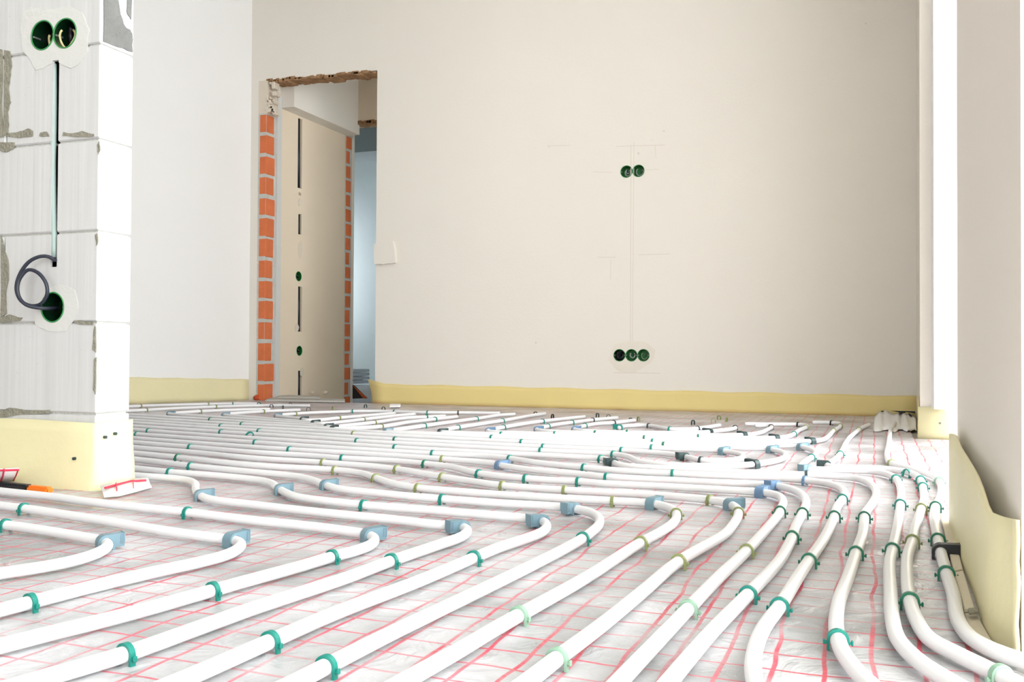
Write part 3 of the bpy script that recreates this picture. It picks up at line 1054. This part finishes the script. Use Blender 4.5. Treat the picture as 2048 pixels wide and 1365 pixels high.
pipe(fg(2), fl(2, 'second widest sweep'),
     [(1738, 850), (1722, 857), (1714, 863), (1700, 875), (1692, 886), (1681, 908), (1672, 918), (1660, 927), (1655, 932), (1670, 935), (1719, 936.5), (1770, 938.5), (1812, 945), (1832, 952), (1842, 962), (1846, 976), (1848, 1000), (1842, 1020), (1836, 1040), (1829, 1058), (1825, 1083), (1815, 1114), (1814, 1158), (1820, 1203), (1833, 1241), (1862, 1281), (1915, 1310), (1968, 1336), (2019, 1362), (2080, 1392)],
     [(1718, 860, 'o'), (1680, 909, 't'), (1655, 931, 'k', 'L'), (1840, 961, 't'), (1845, 975, 't'), (1842, 1019, 'o'), (1825, 1083, 'o'), (1820, 1204, 'g'), (1998, 1351, 'p')])
pipe(fg(1), fl(1, 'coming from the crumpled corner'),
     [(1790, 846), (1785, 853), (1781, 862), (1777, 890), (1774, 912), (1781, 926), (1797, 932), (1839, 943), (1866, 953), (1879, 965), (1883, 980), (1879, 1000), (1872, 1012), (1869, 1022), (1868, 1039), (1876, 1080), (1883, 1110), (1893, 1148), (1906, 1188), (1918, 1245), (1945, 1279), (1989, 1303), (2048, 1324), (2110, 1344)],
     [(1783, 927, 'o'), (1877, 963, 'p'), (1870.5, 1014, 'g'), (1876, 1080, 'g'), (1882, 1104, 'K', 'R'), (1893, 1149, 'g')])
pipe('outer U-turn loop', 'white heating pipe, outer of two U-turn loops in mid floor',
     [(225, 833.6), (270, 836.5), (442, 847), (620, 857), (800, 868), (983, 876), (1200, 885), (1327, 890.5), (1452, 895), (1535, 899), (1560, 904), (1571, 911), (1562, 919), (1530, 926), (1490, 930.5), (1427, 932.5), (1340, 931), (1284, 925), (1255, 914), (1227, 909), (1081, 902), (900, 893), (714, 883), (620, 876), (442, 865), (270, 853.5), (150, 844)],
     [(482, 849.5, 'g'), (983, 876, 't'), (1327, 890.5, 'g'), (1542, 900, 'b', 'R'), (1509, 929.5, 'k', 'L'), (1227, 909, 't'), (1081, 902, 't'), (714, 883, 't'), (442, 865, 't')])
pipe('inner U-turn loop', 'white heating pipe, inner of two U-turn loops in mid floor',
     [(225, 839.3), (270, 842), (442, 853), (620, 862.5), (707, 868), (860, 876), (1043, 885), (1200, 891.5), (1303, 896), (1400, 900), (1445, 903), (1475, 908), (1486, 914), (1470, 920.5), (1435, 922.5), (1402, 921), (1370, 914), (1330, 908), (1243, 901.5), (1086, 894.6), (950, 888), (790, 880), (620, 869.5), (518, 863), (442, 858.5), (270, 847), (150, 838)],
     [(442, 853, 't'), (707, 868, 'o'), (1043, 885, 't'), (1303, 896, 't'), (1443, 903, 'b', 'R'), (1370, 914, 'k', 'L'), (1402, 921, 'k'), (1243, 901.5, 't'), (1086, 894.6, 't'), (790, 880, 'g'), (518, 863, 't')])
pipe('second pipe beyond the loops', 'white heating pipe, second zigzag beyond the two U-turn loops',
     [(1090, 828), (1067, 831), (1005, 842), (960, 848.5), (916, 855.5), (893, 860), (882, 864.5), (905, 865.8), (1002, 869.6), (1109, 872.6), (1288, 877), (1450, 881), (1580, 883), (1624, 883), (1645, 880), (1658, 872), (1667, 862), (1680, 853), (1674, 847), (1650, 845.5), (1625, 845.5)],
     [(1005, 842, 't'), (916, 855.5, 't'), (884, 864, 'k', 'R'), (1002, 870, 't'), (1288, 877, 'g'), (1625, 883, 'k', 'L'), (1667, 862, 'o'), (1680, 852, 'o'), (1664, 846, 'K')], True)
pipe('third pipe beyond the loops', 'white heating pipe, third zigzag beyond the two U-turn loops',
     [(1170, 834), (1130, 838), (1085, 843), (1055, 847), (1007, 855), (985, 859.5), (976, 863.5), (995, 865.2), (1109, 868.8), (1250, 872), (1396, 874.5), (1520, 877), (1552, 876.5), (1576, 873.5), (1588, 868.5), (1598, 861), (1612, 855), (1610, 851), (1596, 849.5), (1540, 849), (1490, 848.5)],
     [(1085, 843, 't'), (1007, 855, 't'), (978, 862.5, 'B', 'R'), (1109, 870, 't'), (1396, 874.5, 'g'), (1550, 876.5, 'k', 'L'), (1587, 868, 't'), (1610, 855, 'o'), (1598, 849.5, 'K')], True)
pipe('fourth pipe beyond the loops', 'white heating pipe, fourth zigzag beyond the two U-turn loops',
     [(1235, 836), (1185, 840.5), (1144, 845.5), (1120, 848.5), (1096, 853), (1080, 857), (1074, 860.5), (1095, 863), (1190, 867), (1340, 870), (1470, 871), (1500, 869.5), (1522, 865.5), (1534, 860), (1543, 854.5), (1535, 852.5), (1510, 852.2)],
     [(1185, 840.5, 'k'), (1144, 845.5, 't'), (1096, 853, 't'), (1075, 859.5, 'B', 'R'), (1190, 867, 'g'), (1489, 870, 'k', 'L'), (1541, 854.5, 'K')], True)
pipe('fifth pipe beyond the loops', 'white heating pipe, fifth zigzag beyond the two U-turn loops',
     [(1270, 841), (1231, 845.5), (1195, 848), (1170, 852), (1155, 856), (1150, 860), (1170, 862.5), (1254, 865.5), (1340, 866.5), (1408, 865), (1430, 862.5), (1455, 860), (1471, 856.5), (1466, 854.8)],
     [(1229, 845.5, 'k'), (1170, 852, 't'), (1151, 859, 'B', 'R'), (1254, 865.5, 'g'), (1420, 863.5, 'k', 'L'), (1469, 856, 'K')], True)
pipe('short stepped pipe by the back wall', 'white heating pipe, short stepped run nearest the cream back wall',
     [(1440, 851), (1407, 856), (1377, 859), (1345, 859), (1325, 856.5), (1303, 852.5), (1280, 851), (1250, 852.5), (1238, 856)],
     [(1238, 856, 't', 'L'), (1297, 852, 'k'), (1341, 859, 't'), (1394, 857.5, 'k')], True)
pipe('pipe bend below the brick doorway', 'white heating pipe, bending below the brick doorway',
     [(915, 834), (870, 839), (819, 845), (763, 853.5), (720, 856.5), (680, 858.4), (666, 858.2), (640, 855.5), (600, 851.5), (500, 845.5), (421, 840), (270, 831.2), (225, 828.5)],
     [(870, 839, 't'), (763, 853.5, 'o'), (668, 861, 'k', 'R'), (421, 841, 'g')], True)
pipe('long zigzag below the doorway', 'white heating pipe, longest zigzag below the doorway',
     [(890, 832.5), (853, 834.5), (819, 836), (749, 845.5), (690, 852), (662, 855), (646, 852), (560, 844.5), (440, 836), (360, 830.5), (338, 828), (360, 826), (401, 823.3), (460, 820.8), (540, 818.8)],
     [(853, 834.5, 't'), (749, 845.5, 'o'), (654, 853.5, 'k', 'R'), (340, 828, 'b', 'R'), (401, 823.3, 'o')], True)
pipe('middle zigzag below the doorway', 'white heating pipe, middle one of three zigzags below the doorway',
     [(830, 828.5), (794, 832), (727, 839.5), (680, 845), (645, 848), (628, 846.5), (560, 840.5), (480, 834), (450, 831), (447, 829), (475, 827), (527, 823.5), (600, 820.5)],
     [(727, 839.5, 'o'), (629, 846.5, 'k', 'R'), (448, 830, 'b', 'R'), (527, 823.5, 'o')], True)
pipe('short zigzag below the doorway', 'white heating pipe, shortest of the zigzags below the doorway',
     [(790, 827), (744, 831), (678, 836.5), (640, 840.5), (615, 841), (600, 838), (566, 834.5), (553, 832), (566, 830), (591, 828), (640, 825.5), (700, 823.5)],
     [(678, 836.5, 'o'), (604, 839.5, 'k', 'R'), (553, 832, 'b', 'R'), (591, 828, 'o')], True)
pipe('pipe along the yellow strip of the white wall', 'white heating pipe along the yellow strip of the white wall',
     [(225, 824.3), (240, 823.5), (293, 820.5), (360, 817), (432, 814), (527, 811.5), (620, 812)],
     [(293, 820.5, 'o'), (432, 814, 'o')], True)
pipe('hindmost pipe along the white wall', 'white heating pipe, hindmost, under the white wall strip',
     [(225, 815), (282, 812.5), (350, 810.5), (417, 808.8), (470, 808), (520, 808)],
     [(282, 812.5, 'o'), (417, 808.8, 'o'), (464, 808, 'g')], True)
pipe('pipe along the back wall strip', 'white heating pipe lying along the yellow strip of the back wall',
     [(700, 823), (760, 823), (850, 825.5), (930, 826), (1000, 827)],
     [(707, 823, 't'), (788, 823.5, 't'), (853, 825.5, 't'), (916, 826, 'K')], True)

# loose clips standing in the foil without a pipe
LOOSE = [(518, 811, 'g', 'beside the doorway rubble'), (543, 815.5, 'k', 'below the brick reveal'), (566, 818, 'k', 'below the corridor wall'), (581, 812, 'k', 'at the threshold board'),
         (617, 821.5, 'k', 'on bare foil below the corridor chase'), (666, 820, 'o', 'on bare foil below the inner doorway'), (731, 815.5, 'k', 'on bare foil by the strip end'), (767, 820.5, 'k', 'on bare foil under the curled strip corner'),
         (1071, 831, 'K', 'under the red dashes of the back strip'), (1105, 836, 'K', 'by the zigzag tips under the back strip'), (1195, 834, 'k', 'by the dark bulge of foil at the back strip'),
         (1217, 837, 'k', 'a step out from the dark foil bulge'), (1261, 844, 'k', 'behind the stepped pipe'), (1277, 841.5, 'o', 'behind the stepped pipe, nearer the strip'),
         (1386, 848.5, 'k', 'between the strip and the stepped pipe'), (1427, 845.5, 'o', 'on bare foil under the middle sockets'), (1438, 839, 'o', 'closest to the back strip of its trio'), (1453, 843, 'o', 'end of a trio at the back strip')]
for i, (u, v_, k, where) in enumerate(LOOSE):
    p = at(u, v_, 0)
    put_clip(Vector((p.x, p.y, -.001)), .3 + 1.1 * math.sin(i * 2.3), k, 'loose %s clip standing %s' % (COLN[k][1], where))
p = at(496, 879, 0)
put_clip(Vector((p.x, p.y, .006)), 1.2, 't', 'teal clip tipped askew between parallel pipes', None, (.5, .5), 1.25)
p = at(1812, 954, 0)
put_clip(Vector((p.x, p.y, .0)), -.7, 't', 'sprung open teal clip just beside the second pipe bend', None, (0, .25), 1.05)
p = at(1703, 1030, 0)

# ------------------------------------------------------------------ yellow edge strips
def strip_sheet(name, pts_bottom, tops, offs, n, m, thick=.005, wav=.0015, seed=0):
    """sheet along pts_bottom (xy on floor), with top heights tops; offs = lean of the top towards n"""
    N = len(pts_bottom)
    H = 6
    V, Fc = [], []
    for side in (0, 1):
        for i in range(N):
            for k in range(H):
                t = k / (H - 1)
                p = pts_bottom[i] + n * (offs[i][0] * (1 - t) + offs[i][1] * t + side * thick + wav * noise.noise(Vector((i * .7, k * .8, seed))))
                V.append((p.x, p.y, -.004 + (tops[i] + .004) * t))
    def idx(s, i, k): return s * N * H + i * H + k
    for s in (0, 1):
        for i in range(N - 1):
            for k in range(H - 1):
                Fc.append((idx(s, i, k), idx(s, i + 1, k), idx(s, i + 1, k + 1), idx(s, i, k + 1)))
    for i in range(N - 1):
        Fc.append((idx(0, i, H - 1), idx(0, i + 1, H - 1), idx(1, i + 1, H - 1), idx(1, i, H - 1)))
        Fc.append((idx(0, i, 0), idx(1, i, 0), idx(1, i + 1, 0), idx(0, i + 1, 0)))
    for i in (0, N - 1):
        for k in range(H - 1):
            Fc.append((idx(0, i, k), idx(0, i, k + 1), idx(1, i, k + 1), idx(1, i, k)))
    return obj(name, V, Fc, m, None, True)


def lerp(a, b, t):
    return a + (b - a) * t


# back wall
nB = 40
pb, tp, of = [], [], []
xs0, xs1 = XD2 - .012, on_y(1836, 800, YB).x
zl, zr = on_y(752, 768, YB).z, on_y(1835, 793, YB).z
for i in range(nB + 1):
    t = i / nB
    pb.append(Vector((lerp(xs0, xs1, t), YB, 0)))
    tp.append(lerp(zl, zr, t) + .003 * math.sin(i * 1.3) + (.018 if i == 0 else 0))
    of.append((.006 + .006 * noise.noise(Vector((i * .4, 1, 1))), .002 + (.012 if i == 0 else 0)))
so = strip_sheet('edge_strip', pb, tp, of, Vector((0, -1, 0)), 'strip', seed=1)
tag(so, 'long yellow foam edge strip along the foot of the cream back wall', 'edge strip', 'yellow edge strips')
for vt in so.data.vertices:                  # its doorway end curls up and away
    if vt.co.x < xs0 + .002 and vt.co.z > .03:
        vt.co.x -= .035 * (vt.co.z / .15) ** 2
        vt.co.z += .012 * (vt.co.z / .15) ** 2
# left wall
pb, tp, of = [], [], []
z0 = on_y(497, 759, YB).z
zl2 = on_plane(262, 755, A0, nrm).z
Lw = (pl2 - A0).length
for i in range(17):
    t = i / 16
    q = A0 + ldir * (Lw * 1.25 * t + .003)
    pb.append(Vector((q.x, q.y, 0)))
    tp.append(z0 + (zl2 - z0) * 1.25 * t + .002 * math.sin(i * 1.7))
    of.append((.004, .002))
so = strip_sheet('edge_strip', pb, tp, of, -nrm, 'strip_pale', seed=2)
tag(so, 'yellow foam edge strip along the bright white wall by the doorway', 'edge strip', 'yellow edge strips')
# block wall: front run wraps the corner to the wall end
zf = on_y(190, 845, YC).z
pb = []
nrmls = []
V, Fc = [], []
H = 7
stations = []
for i in range(24):
    t = i / 23
    stations.append((Vector((lerp(XC - 2.0, XC + .000, t), YC, 0)), Vector((0, -1, 0)), t))
stations.append((Vector((XC, YC, 0)), Vector((.7, -.7, 0)), 1))
for i in range(8):
    t = i / 7
    stations.append((Vector((XC, lerp(YC + .004, YC + TH, t), 0)), Vector((1, 0, 0)), 1))
N = len(stations)
for s in (0, 1):
    for i, (p, nn, t) in enumerate(stations):
        for k in range(H):
            h = k / (H - 1)
            bulge = .004 + .012 * (1 - h) ** 1.5 + .003 * noise.noise(Vector((i * .6, k * .7, 5)))
            q = p + nn * (bulge + s * .005)
            V.append((q.x, q.y, -.004 + (zf + .004 + .002 * math.sin(i)) * h))
ix = lambda s, i, k: s * N * H + i * H + k
for s in (0, 1):
    for i in range(N - 1):
        for k in range(H - 1):
            Fc.append((ix(s, i, k), ix(s, i + 1, k), ix(s, i + 1, k + 1), ix(s, i, k + 1)))
for i in range(N - 1):
    Fc.append((ix(0, i, H - 1), ix(0, i + 1, H - 1), ix(1, i + 1, H - 1), ix(1, i, H - 1)))
for i in (0, N - 1):
    for k in range(H - 1):
        Fc.append((ix(0, i, k), ix(0, i, k + 1), ix(1, i, k + 1), ix(1, i, k)))
so = obj('edge_strip', V, Fc, 'strip_pale', None, True)
tag(so, 'yellow foam edge strip wrapped round the foot of the block wall end', 'edge strip', 'yellow edge strips')
nails = []
for (u, v_, pl) in [(212, 875, 'x'), (232, 868, 'x'), (147, 918, 'y')]:
    p = on_x(u, v_, XC + .016) if pl == 'x' else on_y(u, v_, YC - .018)
    d = Vector((.006, 0, 0)) if pl == 'x' else Vector((0, -.006, 0))
    v, f = cyl_vf(p - d * 2, p + d * .2, .0035, 10)
    obj('nail', v, f, 'dark', so)
# stub: inner side and return with curb
pb, tp, of = [], [], []
zs_ = HB
for i in range(10):
    t = i / 9
    pb.append(Vector((lerp(XSTB, p_stub.x, t), lerp(YB - .01, YST - .004, t), 0)))
    tp.append(zs_ + .002 * math.sin(i)); of.append((.004, .002))
so = strip_sheet('edge_strip', pb, tp, of, Vector((-1, 0, 0)), 'strip', seed=4)
tag(so, 'short yellow edge strip in the far corner beside the crumpled foil', 'edge strip', 'yellow edge strips')
pb, tp, of = [], [], []
for i in range(14):
    t = i / 13
    pb.append(Vector((lerp(p_stub.x - .006, XMAX - .02, t), YST, 0)))
    tp.append(zs_ + .002 * math.sin(i)); of.append((.004, .003))
so = strip_sheet('edge_strip', pb, tp, of, Vector((0, -1, 0)), 'strip_pale', seed=5)
tag(so, 'pale yellow edge strip below the narrow window opening', 'edge strip', 'yellow edge strips')
pn = on_y(1880, 847, YST - .012)
v, f = cyl_vf(pn, pn + Vector((0, .02, 0)), .004, 10)
obj('nail', v, f, 'smear_grey', so)
# pier: sagging strip, stands off the wall
top_px = [(1904, 868), (1910, 872), (1918, 893), (1930, 913), (1943, 935), (1953, 954), (1962, 978), (1969, 1002), (1976, 1024), (1990, 1031), (2010, 1036), (2028, 1040), (2046, 1042), (2075, 1046)]
bot_px = [(1898, 1056), (1900, 1062), (1905, 1075), (1912, 1095), (1921, 1120), (1932, 1150), (1944, 1180), (1953, 1205), (1958, 1226), (1966, 1250), (1980, 1275), (2003, 1292), (2030, 1306), (2075, 1328)]
V, Fc = [], []
H = 8
N = 30
bw_ = [at(*q) for q in bot_px]


def interp(xs, ys, x):
    for a in range(len(xs) - 1):
        if (xs[a] - x) * (xs[a + 1] - x) <= 0 and xs[a] != xs[a + 1]:
            return lerp(ys[a], ys[a + 1], (x - xs[a]) / (xs[a + 1] - xs[a]))
    return ys[0] if abs(x - xs[0]) < abs(x - xs[-1]) else ys[-1]


for s in (0, 1):
    for i in range(N):
        Y = lerp(bw_[0].y, bw_[-1].y, i / (N - 1))
        X = min(interp([q.y for q in bw_], [q.x for q in bw_], Y), XR - .007)
        u_top = pix(Vector((X, Y, .15)))[0]
        v_top = interp([q[0] for q in top_px], [q[1] for q in top_px], u_top)
        zt_ = on_y(u_top, v_top, Y).z
        for k in range(H):
            h = k / (H - 1)
            q = [X + .003 * math.sin(h * PI) * noise.noise(Vector((i * .5, k, 3))) + s * .0035, Y, -.004 + (zt_ + .004) * h]
            V.append(tuple(q))
for s in (0, 1):
    for i in range(N - 1):
        for k in range(H - 1):
            Fc.append((ix(s, i, k), ix(s, i + 1, k), ix(s, i + 1, k + 1), ix(s, i, k + 1)))
for i in range(N - 1):
    Fc.append((ix(0, i, H - 1), ix(0, i + 1, H - 1), ix(1, i + 1, H - 1), ix(1, i, H - 1)))
for i in (0, N - 1):
    for k in range(H - 1):
        Fc.append((ix(0, i, k), ix(0, i, k + 1), ix(1, i, k + 1), ix(1, i, k)))
so = obj('edge_strip', V, Fc, 'strip_pale', None, True)
tag(so, 'sagging yellow edge strip peeling away from the pale pier', 'edge strip', 'yellow edge strips')
p0 = at(1898, 1056)
# (the near end closes round the pier)

# ------------------------------------------------------------------ small things lying about
def free_board(name, quad, z0, h, m, label, cat, group=None):
    pts = [Vector((at(u, v_, z0).x, at(u, v_, z0).y, z0)) for u, v_ in quad]
    vf = prism_vf(pts, Vector((0, 0, h)))
    vf = bevelled(([tuple(q) for q in vf[0]], vf[1]), min(.002, h * .2))
    o = obj(name, vf[0], vf[1], m)
    return tag(o, label, cat, group)


free_board('insulation_offcut', [(1880, 1035), (1898, 1035), (1926, 1146), (1907, 1150)], .001, .006, 'beige_board', 'beige insulation strip under the black bracket beside the pier', 'insulation offcut')
free_board('insulation_offcut', [(1908, 1154), (1927, 1150), (1950, 1226), (1928, 1228)], .001, .006, 'beige_board', 'beige insulation strip beside the sagging pier strip, ending in a dark notch', 'insulation offcut')
free_board('insulation_offcut', [(1928, 1232), (1952, 1232), (1985, 1290), (1945, 1272)], -.001, .003, 'beige_board', 'bare beige insulation wedge between the first pipe and pier', 'insulation offcut')
free_board('wood_chip', [(1936, 1222), (1956, 1220), (1957, 1229), (1938, 1231)], .008, .003, 'smear', 'small brown wood chip on the insulation strip by the pier', 'wood chip')
free_board('foam_offcut', [(780, 812), (801, 812), (801, 815.5), (779, 816)], .001, .012, 'white_foam', 'small white foam offcut at the doorway end of the back strip', 'foam offcut')
free_board('threshold_board', [(545, 797), (690, 802), (690, 806), (530, 804)], -.001, .012, 'grey_board', 'grey board lying across the raw doorway threshold', 'board')
free_board('threshold_board', [(560, 793), (640, 795), (640, 799), (552, 797)], .012, .010, 'grey_board', 'smaller grey board resting on the threshold board', 'board')
rnd = random.Random(12)
for i, (u, v_, s, m, wh) in enumerate([(503, 799, .035, 'brick_red', 'largest red brick chip at the corner beside the doorway'), (514, 800, .024, 'brick_red', 'red brick chip lying beside the largest chip'), (524, 800, .020, 'brick', 'orange brick chip at the foot of the brick reveal'),
                                       (590, 793, .018, 'plaster_raw', 'plaster crumb on the threshold below the chase'), (650, 797, .02, 'plaster_raw', 'plaster crumb near the inner brick reveal'), (625, 795, .016, 'plaster_raw', 'plaster crumb in the middle of the threshold')]):
    p = at(u, v_, 0)
    bm = bmesh.new()
    bmesh.ops.create_icosphere(bm, subdivisions=2, radius=s)
    for q in bm.verts:
        q.co *= 1 + .5 * noise.noise(q.co * 40 + Vector((i * 5, 0, 0)))
        q.co.z *= .75
    me = bpy.data.meshes.new('chip')
    bm.to_mesh(me); bm.free()
    me.materials.append(M[m])
    o = bpy.data.objects.new('brick_chip' if 'brick' in m else 'plaster_crumb', me)
    COL.objects.link(o)
    zz = .022 if v_ < 798 and u > 550 else 0
    o.location = (p.x, p.y, s * .62 + zz)
    tag(o, wh, 'rubble', 'rubble at the doorway')

# far room: stacked bags and a dark panel
p = on_y(712, 770, YS + .55)
px_ = p.x
rnd = random.Random(3)


def sack(name, cx, cy, z0, sx, sy, sz, m, label, cat, group=None, rz=0):
    bm = bmesh.new()
    bmesh.ops.create_cube(bm, size=1)
    bmesh.ops.subdivide_edges(bm, edges=list(bm.edges), cuts=5, use_grid_fill=True)
    for q in bm.verts:
        r_ = 1 - .28 * (abs(q.co.x * 2) ** 4 + abs(q.co.y * 2) ** 4) / 2
        q.co = Vector((q.co.x * sx, q.co.y * sy, q.co.z * sz * r_ + sz * .5))
        q.co += Vector((1, 1, .5)) * (.02 * noise.noise(q.co * 9 + Vector((z0 * 7, cx, 0)))) * min(1, sz * 8)
        q.co.z = max(0, q.co.z)
    me = bpy.data.meshes.new(name)
    bm.to_mesh(me); bm.free()
    me.materials.append(M[m])
    me.polygons.foreach_set('use_smooth', [True] * len(me.polygons))
    o = bpy.data.objects.new(name, me)
    COL.objects.link(o)
    o.location = (cx, cy, z0)
    o.rotation_euler = (0, 0, rz)
    return tag(o, label, cat, group)


yy = YS + .75
cxs = on_y(703, 760, yy).x
ztop = on_y(712, 738, yy).z
zlow = on_y(712, 768, yy).z
dz = (ztop - zlow) / 4
names = ['lowest', 'second lowest', 'second highest', 'topmost']
sack('plastic_sack', cxs + .02, yy, -.10, .40, .36, zlow + .085, 'bag_blue', 'bulky pale blue sack under the stack in the far room', 'sack', 'sacks in the far room')
for k in range(4):
    sack('folded_sheet', cxs - .02, yy, zlow + dz * k, .21, .3, dz * .96, 'bag_blue', '%s pale blue folded sheet of the stack in the far room' % names[k], 'folded sheet', 'folded sheets in the far room')
sack('plastic_sack', on_y(733, 775, YS + .45).x, YS + .40, -.10, .22, .22, on_y(733, 772, YS + .45).z + .10, 'bag_blue', 'crumpled pale blue sack against the curled strip corner', 'sack', 'sacks in the far room')
ypn = YB2 + .35
pts = [on_y(u, v_, ypn) for u, v_ in [(705, 770), (709, 773), (714, 778), (734, 797), (705, 798)]]
dp = empty('leaning_panel', pts[4]); tag(dp, 'dark panel with a reddish edge leaning in the doorway gap', 'panel')
vf = prism_vf([q - pts[4] for q in pts], Vector((0, .012, 0)))
obj('panel_face', vf[0], vf[1], 'panel_dark', dp)
e = [on_y(u, v_, ypn) for u, v_ in [(707, 771), (712, 775.5), (735, 796), (733, 798), (727, 796)]]
vf = prism_vf([q - pts[4] + Vector((0, -.004, 0)) for q in e], Vector((0, -.006, 0)))
obj('panel_edge', vf[0], vf[1], 'panel_edge', dp)

# utility knife by the block wall strip
ka, kb = at(-30, 968, .009), at(101, 981, .009)
dk = (kb - ka); lk = dk.length; dk.normalize()
kn = empty('utility_knife', ka, math.atan2(dk.y, dk.x)); tag(kn, 'black and orange utility knife lying by the block wall', 'knife')
f0 = .62
hs = (at(8, 968, .009) - ka).length
h1 = (at(66, 976, .009) - ka).length
obj('handle', *bevelled(box_vf(hs, h1, -.010, .010, -.0085, .0075), .004, 2), 'knife_black', kn)
obj('end_cap', *bevelled(box_vf(h1 - .001, lk, -.0095, .0095, -.0085, .0065), .004, 2), 'orange', kn)
obj('collar', *bevelled(box_vf(hs - .006, hs + .001, -.0102, .0102, -.0085, .008), .001), 'orange', kn)
obj('front_grip', *bevelled(box_vf(0, hs - .006, -.009, .009, -.0085, .007), .003, 2), 'knife_black', kn)


# foil flaps
def flap(name, px_grid, label):
    """px_grid: rows of (u, v, z)"""
    V = []
    nr, ncol = len(px_grid), len(px_grid[0])
    for row in px_grid:
        for u, v_, z_ in row:
            V.append(at(u, v_, z_))
    Fc = [(r * ncol + c, r * ncol + c + 1, (r + 1) * ncol + c + 1, (r + 1) * ncol + c) for r in range(nr - 1) for c in range(ncol - 1)]
    o = obj(name, V, Fc, 'white_foam', None, True)
    md = o.modifiers.new('thickness', 'SOLIDIFY'); md.thickness = .0012
    tag(o, label, 'foil flap')
    return o


def red_line(parent, pts, wd=.004):
    v, f = tube_vf(pts, wd * .5, 6)
    return obj('printed_line', v, f, mat_red, parent)


mat_red = mat('red_print', (214, 62, 84), .5, .3)
fl1 = flap('foil_flap', [[(200, 973, .014), (230, 965, .016), (262, 958, .016), (296, 957, .014)], [(205, 985, .006), (235, 983, .004), (265, 978, .003), (300, 970, .002)], [(208, 996, .0005), (240, 993, .0005), (268, 986, .0005), (304, 976, .0005)]],
           'white foil flap with red lines at the block wall corner')
red_line(fl1, [at(u, v_, z_) for u, v_, z_ in [(210, 976.5, .0135), (232, 970.5, .0135), (262, 963, .0135), (292, 961.5, .012)]], .005)
red_line(fl1, [at(232, 967, .0165), at(234, 982, .0065)], .003)
red_line(fl1, [at(266, 960, .0160), at(267, 977, .0055)], .002)
fl2 = flap('foil_flap', [[(-60, 936, .05), (-20, 937, .05), (10, 938, .05), (38, 936, .048)], [(-66, 955, .028), (-24, 956, .026), (4, 957, .025), (32, 954, .024)], [(-70, 974, .0005), (-28, 972, .0005), (0, 968, .0005), (26, 964, .0005)]],
           'white foil flap with red lines turned up behind the knife')
red_line(fl2, [at(u, v_, z_) for u, v_, z_ in [(-60, 942, .047), (-20, 942, .047), (8, 941.5, .047), (38, 940.5, .046)]], .005)
red_line(fl2, [at(8, 939, .051), at(6, 952, .035), at(2, 962, .018)], .004)
red_line(fl2, [at(36, 941, .047), at(32, 952, .032), at(27, 962, .012)], .003)

# crumpled foil in the far corner
cr = empty('crumpled_foil', at(1790, 862))
tag(cr, 'crumpled white foil torn open in the far corner', 'foil scrap')
c0 = cr.location.copy()
V, Fc = [], []
cols = 22
top = [(1749, 838), (1752, 829), (1757, 824), (1763, 823), (1766, 824), (1770, 823), (1776, 823), (1781, 824), (1784, 828), (1790, 827), (1793, 826), (1797, 827), (1800, 831), (1804, 830), (1808, 826), (1812, 827), (1816, 828), (1820, 832), (1824, 836), (1827, 836), (1829, 834), (1831, 833)]
for r in range(6):
    t = r / 5
    for c in range(cols):
        u, v_ = top[c]
        yb_ = 862 + 2 * math.sin(c * .9)
        yw = lerp(YB - .02, at(u, 862).y, t)
        q = on_y(u, v_, YB - .03)
        g = at(u + (u - 1790) * .06, yb_, .001)
        pnt = Vector(q).lerp(g, t)
        pnt += Vector((0, .02 * noise.noise(Vector((c * .6, r * .9, 2))), .014 * noise.noise(Vector((c * .5, r * 1.1, 7)))))
        pnt.z = max(pnt.z, .001)
        V.append(pnt - c0)
Fc = [(r * cols + c, r * cols + c + 1, (r + 1) * cols + c + 1, (r + 1) * cols + c) for r in range(5) for c in range(cols - 1)]
o = obj('torn_sheet', V, Fc, 'white_foam', cr, True)
md = o.modifiers.new('thickness', 'SOLIDIFY'); md.thickness = .0015
for poly in [[(1747, 838), (1763, 822), (1768, 822), (1756, 837), (1750, 839)], [(1781, 822), (1830, 823), (1831, 828), (1822, 826), (1812, 824.5), (1806, 829), (1799, 830), (1797, 825)], [(1818, 827), (1822, 830), (1831, 840), (1830, 846), (1822, 836), (1815, 829)]]:
    vf = prism_vf([on_y(u, v_, YB - .045) - c0 for u, v_ in poly], Vector((0, -.006, 0)))
    obj('gap_shade', vf[0], vf[1], 'black', cr)  # flat black pieces standing in for the shade in the foil's gaps

# ------------------------------------------------------------------ daylight openings (guides the sky light)
portal('window_light_near', (XR + .33, (PIER0 + NEAR_Y) / 2, 1.2), (0, PI / 2, 0), 2.5, PIER0 - NEAR_Y)
portal('window_light_far', (XR + .33, (PIER1 + YST) / 2, 1.2), (0, PI / 2, 0), 2.5, YST - PIER1)
portal('fill_opening_portal', (-.45, YMIN - .17, 1.25), (PI / 2, 0, 0), 1.1, 1.9)  # serves the added fill opening behind the camera
